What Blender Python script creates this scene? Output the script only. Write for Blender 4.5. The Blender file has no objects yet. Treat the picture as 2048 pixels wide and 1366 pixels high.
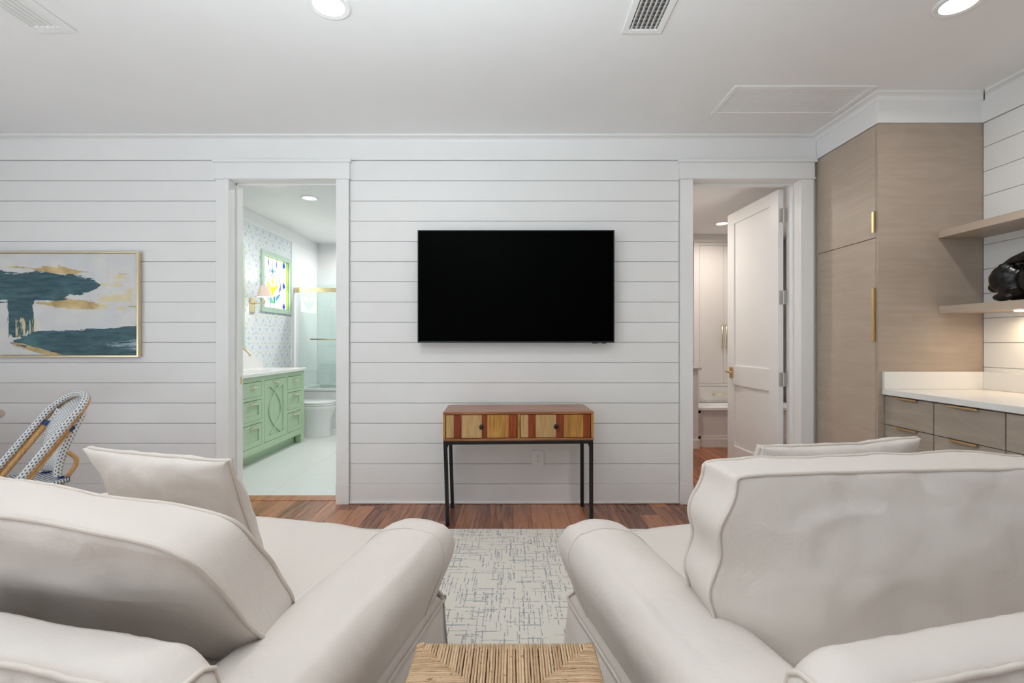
import bpy, bmesh, math, random
from mathutils import Vector, Matrix, noise
random.seed(7)
R = math.radians
SC = bpy.context.scene
COL = SC.collection

# ------------------------------------------------------------------ camera, world, exposure
CAMZ = 1.227
cam_d = bpy.data.cameras.new('camera'); cam = bpy.data.objects.new('camera', cam_d); COL.objects.link(cam)
cam.location = (0, 0, CAMZ); cam.rotation_euler = (R(90), 0, 0)
cam_d.sensor_width = 36.0; cam_d.lens = 36.0 * 950 / 2048; cam_d.clip_start = 0.02
SC.camera = cam
SC.view_settings.view_transform = 'Standard'; SC.view_settings.look = 'None'
SC.view_settings.gamma = 1.0; SC.view_settings.use_curve_mapping = False
SC.view_settings.exposure = 0.03
try:
    SC.cycles.max_bounces = 6; SC.cycles.diffuse_bounces = 4; SC.cycles.glossy_bounces = 3; SC.cycles.sample_clamp_indirect = 6.0
    SC.cycles.use_adaptive_sampling = True; SC.cycles.adaptive_threshold = .07; SC.cycles.adaptive_min_samples = 16
    SC.cycles.caustics_reflective = False; SC.cycles.caustics_refractive = False
except Exception: pass
W = bpy.data.worlds.new('sky'); SC.world = W; W.use_nodes = True
bg = W.node_tree.nodes['Background']
bg.inputs['Color'].default_value = (0.86, 0.94, 1.0, 1); bg.inputs['Strength'].default_value = 0.6

def portal(name, loc, rot, sx, sy):
    l = bpy.data.lights.new(name, 'AREA'); l.shape = 'RECTANGLE'; l.size = sx; l.size_y = sy
    l.cycles.is_portal = True
    o = bpy.data.objects.new(name, l); COL.objects.link(o); o.location = loc; o.rotation_euler = rot
    return o
XL, XR, YB, YF, ZC = -4.6, 2.974, -2.7, 3.6, 2.78
# daylight openings: (wall, centre along wall, width, z0, z1)
LEFT_WIN = [(-1.9, 1.3), (-0.4, 1.3), (1.1, 1.3)]
BACK_WIN = [(-3.3, 1.7), (-1.3, 1.7), (0.7, 1.7)]
WZ0, WZ1 = 0.06, 2.45
for c, w in LEFT_WIN:
    portal('window_portal', (XL - 0.10, c, (WZ0 + WZ1) / 2), (0, R(-90), 0), WZ1 - WZ0, w)
for c, w in BACK_WIN:
    portal('window_portal', (c, YB - 0.10, (WZ0 + WZ1) / 2), (R(90), 0, 0), w, WZ1 - WZ0)

# added fill lamps outside each window opening, tilted up to brighten the ceiling
def window_fill(loc, rot, w, watts, h=1.1):
    l = bpy.data.lights.new('window_fill', 'AREA'); l.shape = 'RECTANGLE'; l.size = w; l.size_y = h; l.energy = watts; l.color = (.86, .95, 1.0)
    o = bpy.data.objects.new('window_fill', l); COL.objects.link(o); o.location = loc; o.rotation_euler = rot
for c, w in LEFT_WIN: window_fill((XL - .35, c, .55), (R(152), 0, R(-90)), w, 34)
for (c, w), p_ in zip(BACK_WIN, (34, 18, 5)): window_fill((c, YB - .35, 1.35), (R(150), 0, 0), w, p_, .6)

# the photographer's lamp behind the camera, bounced off the ceiling
fl_ = bpy.data.lights.new('bounced_flash', 'SPOT'); fl_.energy = 320; fl_.spot_size = R(150); fl_.spot_blend = 1.0; fl_.shadow_soft_size = .25; fl_.color = (.85, .95, 1.0)
flo = bpy.data.objects.new('bounced_flash', fl_); COL.objects.link(flo); flo.location = (-.35, .15, 1.70); flo.rotation_euler = (R(180 - 20), 0, R(6))

# ------------------------------------------------------------------ mesh helpers
def link(name, me, mat=None, parent=None, loc=None):
    o = bpy.data.objects.new(name, me); COL.objects.link(o)
    if mat is not None and me is not None and len(me.materials) == 0: me.materials.append(mat)
    if parent is not None: o.parent = parent
    if loc is not None: o.location = loc
    return o
def build(name, bm, mat, parent=None, smooth=False, loc=None, recalc=True):
    if recalc: bmesh.ops.recalc_face_normals(bm, faces=bm.faces[:])
    me = bpy.data.meshes.new(name); bm.to_mesh(me); bm.free()
    if smooth:
        for p in me.polygons: p.use_smooth = True
    return link(name, me, mat, parent, loc)
def smooth_angle(o, ang=35):
    for p in o.data.polygons: p.use_smooth = True
    m = o.modifiers.new('edge', 'EDGE_SPLIT'); m.split_angle = R(ang); m.use_edge_sharp = False
    return o
def empty(name, loc=(0, 0, 0), rz=0):
    o = bpy.data.objects.new(name, None); COL.objects.link(o); o.location = loc; o.rotation_euler = (0, 0, rz)
    o.empty_display_size = 0.05
    return o
def tag(o, label, cat, group=None, kind=None):
    o['label'] = label; o['category'] = cat
    if group: o['group'] = group
    if kind: o['kind'] = kind
    return o
def struct(o, label, cat): return tag(o, label, cat, kind='structure')
def box(bm, x0, x1, y0, y1, z0, z1, bev=0, seg=2):
    vs = [bm.verts.new(p) for p in ((x0,y0,z0),(x1,y0,z0),(x1,y1,z0),(x0,y1,z0),(x0,y0,z1),(x1,y0,z1),(x1,y1,z1),(x0,y1,z1))]
    fs = [bm.faces.new([vs[i] for i in q]) for q in ((3,2,1,0),(4,5,6,7),(0,1,5,4),(1,2,6,5),(2,3,7,6),(3,0,4,7))]
    if bev > 0:
        es = list({e for f in fs for e in f.edges})
        bmesh.ops.bevel(bm, geom=es, offset=bev, segments=seg, profile=0.5, affect='EDGES', clamp_overlap=True)
    return vs
def B(name, x0, x1, y0, y1, z0, z1, mat, parent=None, bev=0, seg=2):
    """box object with its origin at the box centre of base"""
    cx, cy, cz = (x0 + x1) / 2, (y0 + y1) / 2, z0
    bm = bmesh.new(); box(bm, x0-cx, x1-cx, y0-cy, y1-cy, 0, z1-z0, bev, seg)
    return build(name, bm, mat, parent, loc=(cx, cy, cz))
def BB(name, boxes, mat, parent=None, bev=0):
    bm = bmesh.new()
    for b in boxes: box(bm, *b, bev)
    return build(name, bm, mat, parent)
def cyl(bm, p0, p1, r0, r1=None, n=16, caps=True):
    r1 = r0 if r1 is None else r1
    p0, p1 = Vector(p0), Vector(p1); d = (p1 - p0).normalized()
    a = d.orthogonal().normalized(); b = d.cross(a)
    A = [bm.verts.new(p0 + (a*math.cos(t) + b*math.sin(t))*r0) for t in [2*math.pi*i/n for i in range(n)]]
    Bv = [bm.verts.new(p1 + (a*math.cos(t) + b*math.sin(t))*r1) for t in [2*math.pi*i/n for i in range(n)]]
    for i in range(n): bm.faces.new((A[i], A[(i+1) % n], Bv[(i+1) % n], Bv[i]))
    if caps: bm.faces.new(A[::-1]); bm.faces.new(Bv)
def tube(bm, pts, r, n=8, closed=False, caps=True):
    pts = [Vector(p) for p in pts]; N = len(pts); rings = []; up = None
    for i, p in enumerate(pts):
        if closed: d = pts[(i+1) % N] - pts[i-1]
        else: d = pts[min(i+1, N-1)] - pts[max(i-1, 0)]
        d.normalize()
        if up is None: up = d.orthogonal().normalized()
        up = (up - d*up.dot(d)).normalized(); s = d.cross(up)
        rr = r[i] if isinstance(r, (list, tuple)) else r
        rings.append([bm.verts.new(p + (up*math.cos(t) + s*math.sin(t))*rr) for t in [2*math.pi*k/n for k in range(n)]])
    for i in range(N if closed else N-1):
        A, C = rings[i], rings[(i+1) % N]
        for k in range(n): bm.faces.new((A[k], A[(k+1) % n], C[(k+1) % n], C[k]))
    if caps and not closed: bm.faces.new(rings[0][::-1]); bm.faces.new(rings[-1])
def lathe(bm, prof, n=32, axis='Z', c=(0,0,0), cap=False):
    c = Vector(c); rings = []
    for r, h in prof:
        ring = []
        for k in range(n):
            t = 2*math.pi*k/n; a, b = r*math.cos(t), r*math.sin(t)
            v = {'Z': (a, b, h), 'Y': (a, h, b), 'X': (h, a, b)}[axis]
            ring.append(bm.verts.new(c + Vector(v)))
        rings.append(ring)
    for A, C in zip(rings, rings[1:]):
        for k in range(n): bm.faces.new((A[k], A[(k+1) % n], C[(k+1) % n], C[k]))
    if cap: bm.faces.new(rings[0][::-1]); bm.faces.new(rings[-1])
def loft(bm, rings, closed=True, caps=True):
    V = [[bm.verts.new(p) for p in r] for r in rings]; n = len(V[0])
    for A, C in zip(V, V[1:]):
        for k in range(n if closed else n-1): bm.faces.new((A[k], A[(k+1) % n], C[(k+1) % n], C[k]))
    if caps and closed: bm.faces.new(V[0][::-1]); bm.faces.new(V[-1])
    return V
def catmull(pts, per=8, closed=False):
    P = [Vector(p) for p in pts]; N = len(P); out = []
    for i in range(N if closed else N-1):
        p0 = P[i-1] if (closed or i > 0) else P[0]*2 - P[1]
        p1, p2 = P[i], P[(i+1) % N]
        p3 = P[(i+2) % N] if (closed or i+2 < N) else p2*2 - p1
        for k in range(per):
            t = k/per
            out.append(0.5*((2*p1) + (p2-p0)*t + (2*p0-5*p1+4*p2-p3)*t*t + (3*p1-p0-3*p2+p3)*t**3))
    if not closed: out.append(P[-1])
    return out

# ------------------------------------------------------------------ node expression helper
class S:
    def __init__(s, t, k): s.t, s.k = t, k
    def _m(s, op, *a, clamp=False):
        n = s.t.nodes.new('ShaderNodeMath'); n.operation = op; n.use_clamp = clamp
        for i, v in enumerate((s,) + a):
            if isinstance(v, S): s.t.links.new(v.k, n.inputs[i])
            else: n.inputs[i].default_value = v
        return S(s.t, n.outputs[0])
    def __add__(s, o): return s._m('ADD', o)
    __radd__ = __add__
    def __mul__(s, o): return s._m('MULTIPLY', o)
    __rmul__ = __mul__
    def __sub__(s, o): return s._m('SUBTRACT', o)
    def __rsub__(s, o): return (s*-1.0) + o
    def __truediv__(s, o): return s._m('DIVIDE', o)
    def __pow__(s, o): return s._m('POWER', o)
    def fract(s): return s._m('FRACT')
    def floor(s): return s._m('FLOOR')
    def abs(s): return s._m('ABSOLUTE')
    def sin(s): return s._m('SINE')
    def cos(s): return s._m('COSINE')
    def sqrt(s): return s._m('SQRT')
    def max(s, o): return s._m('MAXIMUM', o)
    def min(s, o): return s._m('MINIMUM', o)
    def gt(s, o): return s._m('GREATER_THAN', o)
    def lt(s, o): return s._m('LESS_THAN', o)
    def clamp(s): return s._m('ADD', 0.0, clamp=True)
    def step(s, a, b):
        n = s.t.nodes.new('ShaderNodeMapRange'); n.interpolation_type = 'SMOOTHSTEP'
        s.t.links.new(s.k, n.inputs['Value'])
        for nm, v in (('From Min', a), ('From Max', b)):
            if isinstance(v, S): s.t.links.new(v.k, n.inputs[nm])
            else: n.inputs[nm].default_value = v
        return S(s.t, n.outputs[0])
class Mat:
    def __init__(s, name, color=(.8,.8,.8), rough=.5, metal=0., spec=.5):
        s.m = bpy.data.materials.new(name); s.m.use_nodes = True; s.t = s.m.node_tree
        s.b = s.t.nodes['Principled BSDF']; s.out = s.t.nodes['Material Output']
        s.b.inputs['Base Color'].default_value = (*color, 1); s.b.inputs['Roughness'].default_value = rough
        s.b.inputs['Metallic'].default_value = metal; s.b.inputs['Specular IOR Level'].default_value = spec
    def new(s, k): return s.t.nodes.new(k)
    def xyz(s, kind='Object'):
        tc = s.new('ShaderNodeTexCoord'); sp = s.new('ShaderNodeSeparateXYZ'); s.t.links.new(tc.outputs[kind], sp.inputs[0])
        return [S(s.t, sp.outputs[i]) for i in range(3)]
    def wxyz(s):
        g = s.new('ShaderNodeNewGeometry'); sp = s.new('ShaderNodeSeparateXYZ'); s.t.links.new(g.outputs['Position'], sp.inputs[0])
        return [S(s.t, sp.outputs[i]) for i in range(3)]
    def vec(s, x, y, z=0.0):
        c = s.new('ShaderNodeCombineXYZ')
        for i, v in enumerate((x, y, z)):
            if isinstance(v, S): s.t.links.new(v.k, c.inputs[i])
            else: c.inputs[i].default_value = v
        return S(s.t, c.outputs[0])
    def noise(s, v, scale=5., detail=3., rough=.5, dist=0.):
        n = s.new('ShaderNodeTexNoise'); n.inputs['Scale'].default_value = scale; n.inputs['Detail'].default_value = detail
        n.inputs['Roughness'].default_value = rough; n.inputs['Distortion'].default_value = dist
        s.t.links.new(v.k, n.inputs['Vector']); return S(s.t, n.outputs[0])
    def white(s, v):
        n = s.new('ShaderNodeTexWhiteNoise'); s.t.links.new(v.k, n.inputs['Vector']); return S(s.t, n.outputs['Value'])
    def rnd(s):
        n = s.new('ShaderNodeObjectInfo'); return S(s.t, n.outputs['Random'])
    def mix(s, f, a, b):
        n = s.new('ShaderNodeMix'); n.data_type = 'RGBA'
        if isinstance(f, S): s.t.links.new(f.k, n.inputs[0])
        else: n.inputs[0].default_value = f
        for i, v in ((6, a), (7, b)):
            if isinstance(v, S): s.t.links.new(v.k, n.inputs[i])
            else: n.inputs[i].default_value = (*v, 1)
        return S(s.t, n.outputs[2])
    def color(s, c): s.t.links.new(c.k, s.b.inputs['Base Color']); return s
    def rough(s, c): s.t.links.new(c.k, s.b.inputs['Roughness']); return s
    def bump(s, h, strength=.3, dist=.002):
        n = s.new('ShaderNodeBump'); n.inputs['Strength'].default_value = strength; n.inputs['Distance'].default_value = dist
        s.t.links.new(h.k, n.inputs['Height']); s.t.links.new(n.outputs[0], s.b.inputs['Normal']); return s

# ------------------------------------------------------------------ materials
def paint(name, col, rough=.45, var=.012):
    m = Mat(name, col, rough, 0, .35); x, y, z = m.wxyz()
    n = m.noise(m.vec(x, y, z), 6, 0)
    m.color(m.mix(n, tuple(c*(1-var) for c in col), tuple(min(1, c*(1+var)) for c in col))); return m.m
def metal(name, col, rough=.3):
    m = Mat(name, col, rough, 1.0); x, y, z = m.xyz(); n = m.noise(m.vec(x, y, z*8), 60, 2)
    m.rough(n*.15 + (rough-.07)); return m.m
def plain(name, col, rough=.5, spec=.5, var=.03, scale=40):
    m = Mat(name, col, rough, 0, spec); x, y, z = m.xyz(); n = m.noise(m.vec(x, y, z), scale, 3)
    m.color(m.mix(n, tuple(c*(1-var) for c in col), tuple(min(1, c*(1+var)) for c in col))); return m.m
def wood(name, c0, c1, axis=0, scale=1.0, rough=.4, var=.35, spec=.4, cathedral=False):
    """grain running along axis; per-object shade"""
    m = Mat(name, c0, rough, 0, spec); c = m.xyz(); r = m.rnd()
    a = c[axis]; o1, o2 = [c[i] for i in range(3) if i != axis]
    off = r*37.0
    v = m.vec(a*(1.2*scale) + off, o1*(16*scale) + off, o2*(16*scale))
    n = m.noise(v, 2.2, 5, .55, .6)
    v2 = m.vec(a*(5*scale) + off, o1*(160*scale), o2*(160*scale)); n2 = m.noise(v2, 2.0, 2)
    f = (n.step(.3, .72))*.75 + n2*.25
    if cathedral:
        w = m.noise(m.vec(a*1.6 + off, o1*3.5, o2*3.5), 1.0, 2, .4, .4)
        rings = ((w*38.0).sin()*.5 + .5)**3.0
        f = f*.75 + rings*.25
    f = (f + (r - .5)*var).clamp()
    m.color(m.mix(f, c0, c1)); m.bump(n2, .12, .0008); return m.m

WHITE = (.86, .86, .855)
M = {}
M['wall'] = paint('wall_paint', WHITE, .42)
M['gap'] = paint('wall_substrate', (.70, .69, .68), .8)
M['trim'] = paint('trim_paint', (.88, .88, .875), .35)
M['ceil'] = paint('ceiling_paint', (.88, .88, .88), .7)
M['bathwall'] = paint('bath_paint', (.88, .89, .885), .5)
M['hallwall'] = paint('hall_paint', (.78, .75, .72), .5)
M['hallcab'] = paint('hall_cabinet_paint', (.76, .72, .69), .4)
M['black'] = plain('black_steel', (.008, .008, .009), .45, .4)
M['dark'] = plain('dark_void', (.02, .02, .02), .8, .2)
M['tvscreen'] = plain('tv_screen', (.0004, .0004, .0004), .35, .02, 0)
M['tvbezel'] = plain('tv_bezel', (.012, .014, .018), .35, .4)
M['brass'] = metal('brushed_brass', (.72, .52, .26), .32)
M['palebrass'] = metal('pale_brass', (.80, .66, .42), .28)
M['nickel'] = metal('satin_nickel', (.66, .64, .60), .3)
M['chrome'] = metal('polished_steel', (.85, .85, .82), .12)
M['goldleaf'] = metal('champagne_frame', (.86, .72, .46), .32)
M['plastic'] = plain('white_plastic', (.88, .88, .87), .35)
M['slot'] = plain('slot_dark', (.05, .05, .05), .6)
M['quartz'] = plain('white_quartz', (.84, .83, .81), .22, .5, .015, 6)
M['porcelain'] = plain('white_porcelain', (.82, .85, .84), .12, .6, .01)
M['green'] = paint('mint_paint', (.45, .60, .41), .35)
M['greenframe'] = paint('mint_frame_paint', (.47, .63, .50), .4)
M['limereveal'] = plain('window_reveal', (.28, .42, .05), .5)
M['navy'] = plain('navy_binding', (.015, .045, .16), .6)
M['oak'] = wood('limed_oak', (.44, .355, .28), (.515, .425, .345), 1, .8, .42, .18, cathedral=True)
M['oakx'] = wood('limed_oak_panel', (.39, .315, .25), (.45, .37, .30), 0, .8, .42, .12, cathedral=True)
M['rattan'] = wood('rattan_pole', (.42, .20, .06), (.66, .40, .17), 2, 2.2, .35, .3)
M['plank'] = wood('cherry_plank', (.15, .046, .022), (.48, .19, .09), 1, 1.0, .26, 1.0, .6)
M['hallplank'] = wood('hall_plank', (.16, .045, .015), (.40, .14, .05), 1, 1.0, .26, .6, .5)
M['tabletop'] = wood('table_wood', (.20, .055, .018), (.42, .17, .06), 0, 1.2, .28, .2, .5)
M['s_red'] = wood('strip_red', (.13, .020, .006), (.33, .065, .018), 2, 2.2, .35, .3)
M['s_tan'] = wood('strip_tan', (.38, .22, .09), (.56, .37, .165), 2, 2.2, .4, .25)
M['s_yel'] = wood('strip_yellow', (.26, .10, .018), (.58, .31, .075), 2, 2.0, .35, .25, cathedral=True)
M['sub'] = plain('subfloor', (.03, .01, .005), .7)
M['tan'] = plain('beige_tabletop', (.55, .42, .32), .4)
M['bronze'] = plain('dark_bronze', (.006, .005, .005), .22, .45, .5, 20)
M['lampshade'] = None

def emis(name, col, st):
    m = Mat(name, (.8,.8,.8)); m.b.inputs['Emission Color'].default_value = (*col, 1); m.b.inputs['Emission Strength'].default_value = st
    x, y, z = m.xyz(); n = m.noise(m.vec(x, y, z), 4, 1); m.color(m.mix(n, (.8,.8,.8), (.85,.85,.85))); return m.m
M['lens'] = emis('lamp_lens', (1, .985, .95), 6.0)
M['warmlens'] = emis('warm_lens', (1, .86, .66), 8.0)

def cloth_mat():
    m = Mat('ivory_slipcover', (.76, .70, .64), .85, 0, .15); x, y, z = m.wxyz()
    n = m.noise(m.vec(x, y, z), 3.5, 3)
    m.color(m.mix(n, (.71, .645, .59), (.75, .685, .63)))
    h = m.noise(m.vec(x, y, z), 14, 4, .55, .8)*1.0 + m.noise(m.vec(x*1.0, y*1.0, z), 420, 2)*.06
    m.bump(h, .45, .009); m.b.inputs['Sheen Weight'].default_value = .12; return m.m
M['cloth'] = cloth_mat()
M['piping'] = plain('piping_cord', (.70, .63, .565), .85, .1)

def glass_mat(name, tint=(.95, 1, .98), refl=.10):
    m = Mat(name); t = m.t; t.nodes.remove(m.b)
    tr = t.nodes.new('ShaderNodeBsdfTransparent'); tr.inputs[0].default_value = (*tint, 1)
    gl = t.nodes.new('ShaderNodeBsdfGlossy'); gl.inputs['Roughness'].default_value = .02
    mx = t.nodes.new('ShaderNodeMixShader'); lw = t.nodes.new('ShaderNodeLayerWeight'); lw.inputs['Blend'].default_value = refl
    t.links.new(lw.outputs['Fresnel'], mx.inputs[0]); t.links.new(tr.outputs[0], mx.inputs[1]); t.links.new(gl.outputs[0], mx.inputs[2])
    t.links.new(mx.outputs[0], m.out.inputs['Surface']); return m.m
M['glass'] = glass_mat('window_glass', (1, 1, 1), .05)
M['showerglass'] = glass_mat('shower_glass', (.93, .985, .965), .35)
# ------------------------------------------------------------------ room shell
PITCH, GAP = 0.1527, 0.0034
ZB0 = 0.148                                     # top of baseboard = lower edge of the first board
ZFR = 2.598                                     # frieze bottom
DL, DR = (-2.136, -1.326), (1.364, 2.178)       # door openings
DH = 2.45
YW = 3.77                                       # far side of the front wall

wf = BB('wall_front', [(XL, DL[0]-.02, YF+.012, YW, 0, ZC), (DL[1]+.02, DR[0]-.02, YF+.012, YW, 0, ZC), (DR[1]+.02, 2.99, YF+.012, YW, 0, ZC),
                       (DL[0]-.02, DL[1]+.02, YF+.012, YW, DH+.02, ZC), (DR[0]-.02, DR[1]+.02, YF+.012, YW, DH+.02, ZC)], M['gap'])
struct(wf, 'white shiplap wall behind the television with two doorways', 'wall')
_bc = {}
def board(parent, x0, x1, z0, z1, y0=None, axis='x', mat=None):
    y0 = YF if y0 is None else y0
    key = (round(x1-x0, 4), round(z1-z0, 4), axis)
    if key not in _bc:
        bm = bmesh.new(); L, H = x1-x0, z1-z0
        if axis == 'x': box(bm, -L/2, L/2, 0, .012, 0, H, .0012, 1)
        else: box(bm, -.012, 0, -L/2, L/2, 0, H, .0012, 1)
        bmesh.ops.recalc_face_normals(bm, faces=bm.faces[:])
        me = bpy.data.meshes.new('shiplap_board'); bm.to_mesh(me); bm.free(); _bc[key] = me
    loc = ((x0+x1)/2, y0, z0) if axis == 'x' else (y0, (x0+x1)/2, z0)
    return link('shiplap_board', _bc[key], mat or M['wall'], parent, loc)
nb = round((ZFR - ZB0)/PITCH); PITCH = (ZFR-ZB0)/nb
CAS = .095
for i in range(nb):
    z0, z1 = ZB0 + i*PITCH + GAP/2, ZB0 + (i+1)*PITCH - GAP/2
    board(wf, XL, DL[0]-CAS-.004, z0, z1)
    if i < nb-1 or True:
        board(wf, DL[1]+CAS+.004, DR[0]-CAS-.004, z0, z1)
# doorway trims: casings, header and jambs
def casing(n, d, label):
    t = empty('trim_%d' % n, ((d[0]+d[1])/2, YF, 0)); struct(t, label, 'trim')
    cx = (d[0]+d[1])/2; a, b = d[0]-cx, d[1]-cx
    for s0, s1 in ((a-CAS, a), (b, b+CAS)):
        B('casing', s0, s1, -.022, .012, .15, DH, M['trim'], t, .002)
        B('plinth_block', s0-.002, s1+.002, -.026, .012, 0, .15, M['trim'], t, .002)
    B('header', a-CAS-.006, b+CAS+.006, -.026, .012, DH+.012, 2.575, M['trim'], t, .002)
    B('fillet', a-CAS-.012, b+CAS+.012, -.034, .012, DH, DH+.012, M['trim'], t, .003)
    B('header_cap', a-CAS-.02, b+CAS+.02, -.042, .012, 2.575, 2.597, M['trim'], t, .004)
    jy0, jy1 = -.0, YW-YF
    B('jamb', a-.02, a, jy0+.012, jy1, 0, DH, M['trim'], t, .001); B('jamb', b, b+.02, jy0+.012, jy1, 0, DH, M['trim'], t, .001)
    B('head_jamb', a-.02, b+.02, jy0+.012, jy1, DH, DH+.02, M['trim'], t, .001)
    return t
t1 = casing(1, DL, 'white casing around the bathroom doorway')
t2 = casing(2, DR, 'white casing around the hall doorway with the open door')
cx1, cx2 = sum(DL)/2, sum(DR)/2
B('door_stop', DL[0]-cx1, DL[0]-cx1+.012, .075, .115, 0, DH, M['trim'], t1, .002)
B('door_stop', DL[0]-cx1, DL[1]-cx1, .075, .115, DH-.014, DH, M['trim'], t1, .002)
B('strike_plate', DL[0]-cx1-.0005, DL[0]-cx1+.0015, .125, .155, .89, .95, M['brass'], t1)
B('door_stop', DR[0]-cx2, DR[0]-cx2+.012, .075, .115, 0, DH-.014, M['trim'], t2, .002)
B('door_stop', DR[0]-cx2, DR[1]-cx2, .075, .115, DH-.014, DH, M['trim'], t2, .002)
B('door_stop', DR[1]-cx2-.012, DR[1]-cx2, .075, .115, 0, DH-.014, M['trim'], t2, .002)
# baseboards
bb = BB('baseboard_front', [(XL, DL[0]-CAS-.004, YF-.006, YF+.012, 0, ZB0), (DL[1]+CAS+.004, DR[0]-CAS-.004, YF-.006, YF+.012, 0, ZB0)], M['trim'], bev=.002)
struct(bb, 'white baseboard along the shiplap wall', 'baseboard')
bm = bmesh.new()
for x0, x1 in ((XL, DL[0]-CAS-.004), (DL[1]+CAS+.004, DR[0]-CAS-.004)): cyl(bm, (x0, YF-.008, .008), (x1, YF-.008, .008), .010, n=12)
build('quarter_round', bm, M['trim'], bb, True)
# frieze boards + crown moulding
fr = BB('trim_3', [(XL, 2.30, YF-.012, YF+.012, ZFR+.002, ZC-.042)], M['trim'], bev=.0015)
struct(fr, 'white frieze board under the ceiling above the television wall', 'trim')
def crown(name, p0, p1, out, label, d0=0, d1=0):
    """small stepped crown along p0->p1; out = direction into the room; d0/d1 = mitre shift of inner edge"""
    p0, p1, out = Vector(p0), Vector(p1), Vector(out); dr = (p1-p0).normalized()
    prof = [(0, -.042), (.004, -.042), (.007, -.030), (.016, -.020), (.032, -.0155), (.052, -.014), (.052, 0), (0, 0)]
    bm = bmesh.new()
    loft(bm, [[p0 + out*a + Vector((0,0,b)) + dr*(d0*a) for a, b in prof], [p1 + out*a + Vector((0,0,b)) + dr*(d1*a) for a, b in prof]])
    o = build(name, bm, M['trim']); struct(o, label, 'trim'); return o
crown('trim_4', (XL, YF, ZC), (2.301, YF, ZC), (0, -1, 0), 'white crown moulding above the television wall', 0, -1)
# right wall (shiplap) + frieze + crown
YC = 2.987                                       # near face of tall cabinet
XC = 2.303                                       # front face plane of tall cabinet
wr = BB('wall_right', [(XR, XR+.15, YB, YW, 0, ZC)], M['gap']); struct(wr, 'white shiplap wall beside the built-in oak cabinets', 'wall')
for i in range(nb):
    z0, z1 = ZB0 + i*PITCH + GAP/2, ZB0 + (i+1)*PITCH - GAP/2
    board(wr, YB, YC-.002, z0, z1, XR, 'y')
fr2 = BB('trim_5', [(XR-.022, XR, YB, YC-.001, ZFR+.002, ZC-.042)], M['trim'], bev=.0015); struct(fr2, 'white frieze board at the top of the right wall', 'trim')
crown('trim_6', (XR-.012, YB, ZC), (XR-.012, YC-.012, ZC), (-1, 0, 0), 'white crown moulding at the top of the right wall', 0, -1)
fr3 = BB('trim_7', [(XC-.004, XR-.013, YC-.004, YF-.013, 2.602, ZC-.001)], M['trim'], bev=.0015); struct(fr3, 'white soffit box above the tall oak cabinet', 'trim')
crown('trim_8', (XC-.004, YF, ZC), (XC-.004, YC-.004, ZC), (-1, 0, 0), 'white crown moulding above the tall cabinet doors', 1, 1)
crown('trim_9', (XC-.004, YC-.004, ZC), (XR-.012, YC-.004, ZC), (0, -1, 0), 'white crown moulding above the tall cabinet side', -1, -1)
# left and back walls with windows
def wall_with_windows(name, along, fixed, a0, a1, wins, label, inward):
    """along: 'x' or 'y'"""
    t0, t1 = (fixed-.15, fixed) if inward > 0 else (fixed, fixed+.15)
    pcs = []; cur = a0
    for c, w in wins:
        pcs.append((cur, c-w/2, 0, ZC)); pcs.append((c-w/2, c+w/2, 0, WZ0)); pcs.append((c-w/2, c+w/2, WZ1, ZC)); cur = c+w/2
    pcs.append((cur, a1, 0, ZC))
    bxs = [((p[0], p[1], t0, t1, p[2], p[3]) if along == 'x' else (t0, t1, p[0], p[1], p[2], p[3])) for p in pcs]
    o = BB(name, bxs, M['wall']); struct(o, label, 'wall'); return o
wall_with_windows('wall_left', 'y', XL, YB-.15, YW, LEFT_WIN, 'white wall of the dining side with tall windows', 1)
wall_with_windows('wall_back', 'x', YB, XL, XR+.15, BACK_WIN, 'white wall behind the camera with tall windows', 1)
def room_window(n, along, c, w, fixed, label):
    e = empty('window_%d' % n, (c, fixed-.08, WZ0) if along == 'x' else (fixed-.08, c, WZ0), 0 if along == 'x' else R(90))
    struct(e, label, 'window'); h = WZ1-WZ0; f = .05
    BB('window_frame', [(-w/2, w/2, -.03, .03, 0, f), (-w/2, w/2, -.03, .03, h-f, h), (-w/2, -w/2+f, -.03, .03, f, h-f), (w/2-f, w/2, -.03, .03, f, h-f),
                        (-.02, .02, -.02, .02, f, h-f), (-w/2+f, w/2-f, -.02, .02, h/2-.02, h/2+.02)], M['trim'], e, .002)
k = 2
for c, w in LEFT_WIN: room_window(k, 'y', c, w, XL, 'tall glass door window %s of the dining wall' % ['nearest the back', 'in the middle', 'nearest the painting'][k-2]); k += 1
for c, w in BACK_WIN: room_window(k, 'x', c, w, YB, 'tall glass door window %s of the wall behind the camera' % ['at the left', 'in the middle', 'at the right'][k-5]); k += 1
ce = B('ceiling', XL-.15, XR+.15, YB-.15, YW, ZC, ZC+.12, M['ceil']); struct(ce, 'smooth white living room ceiling', 'ceiling')
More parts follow.
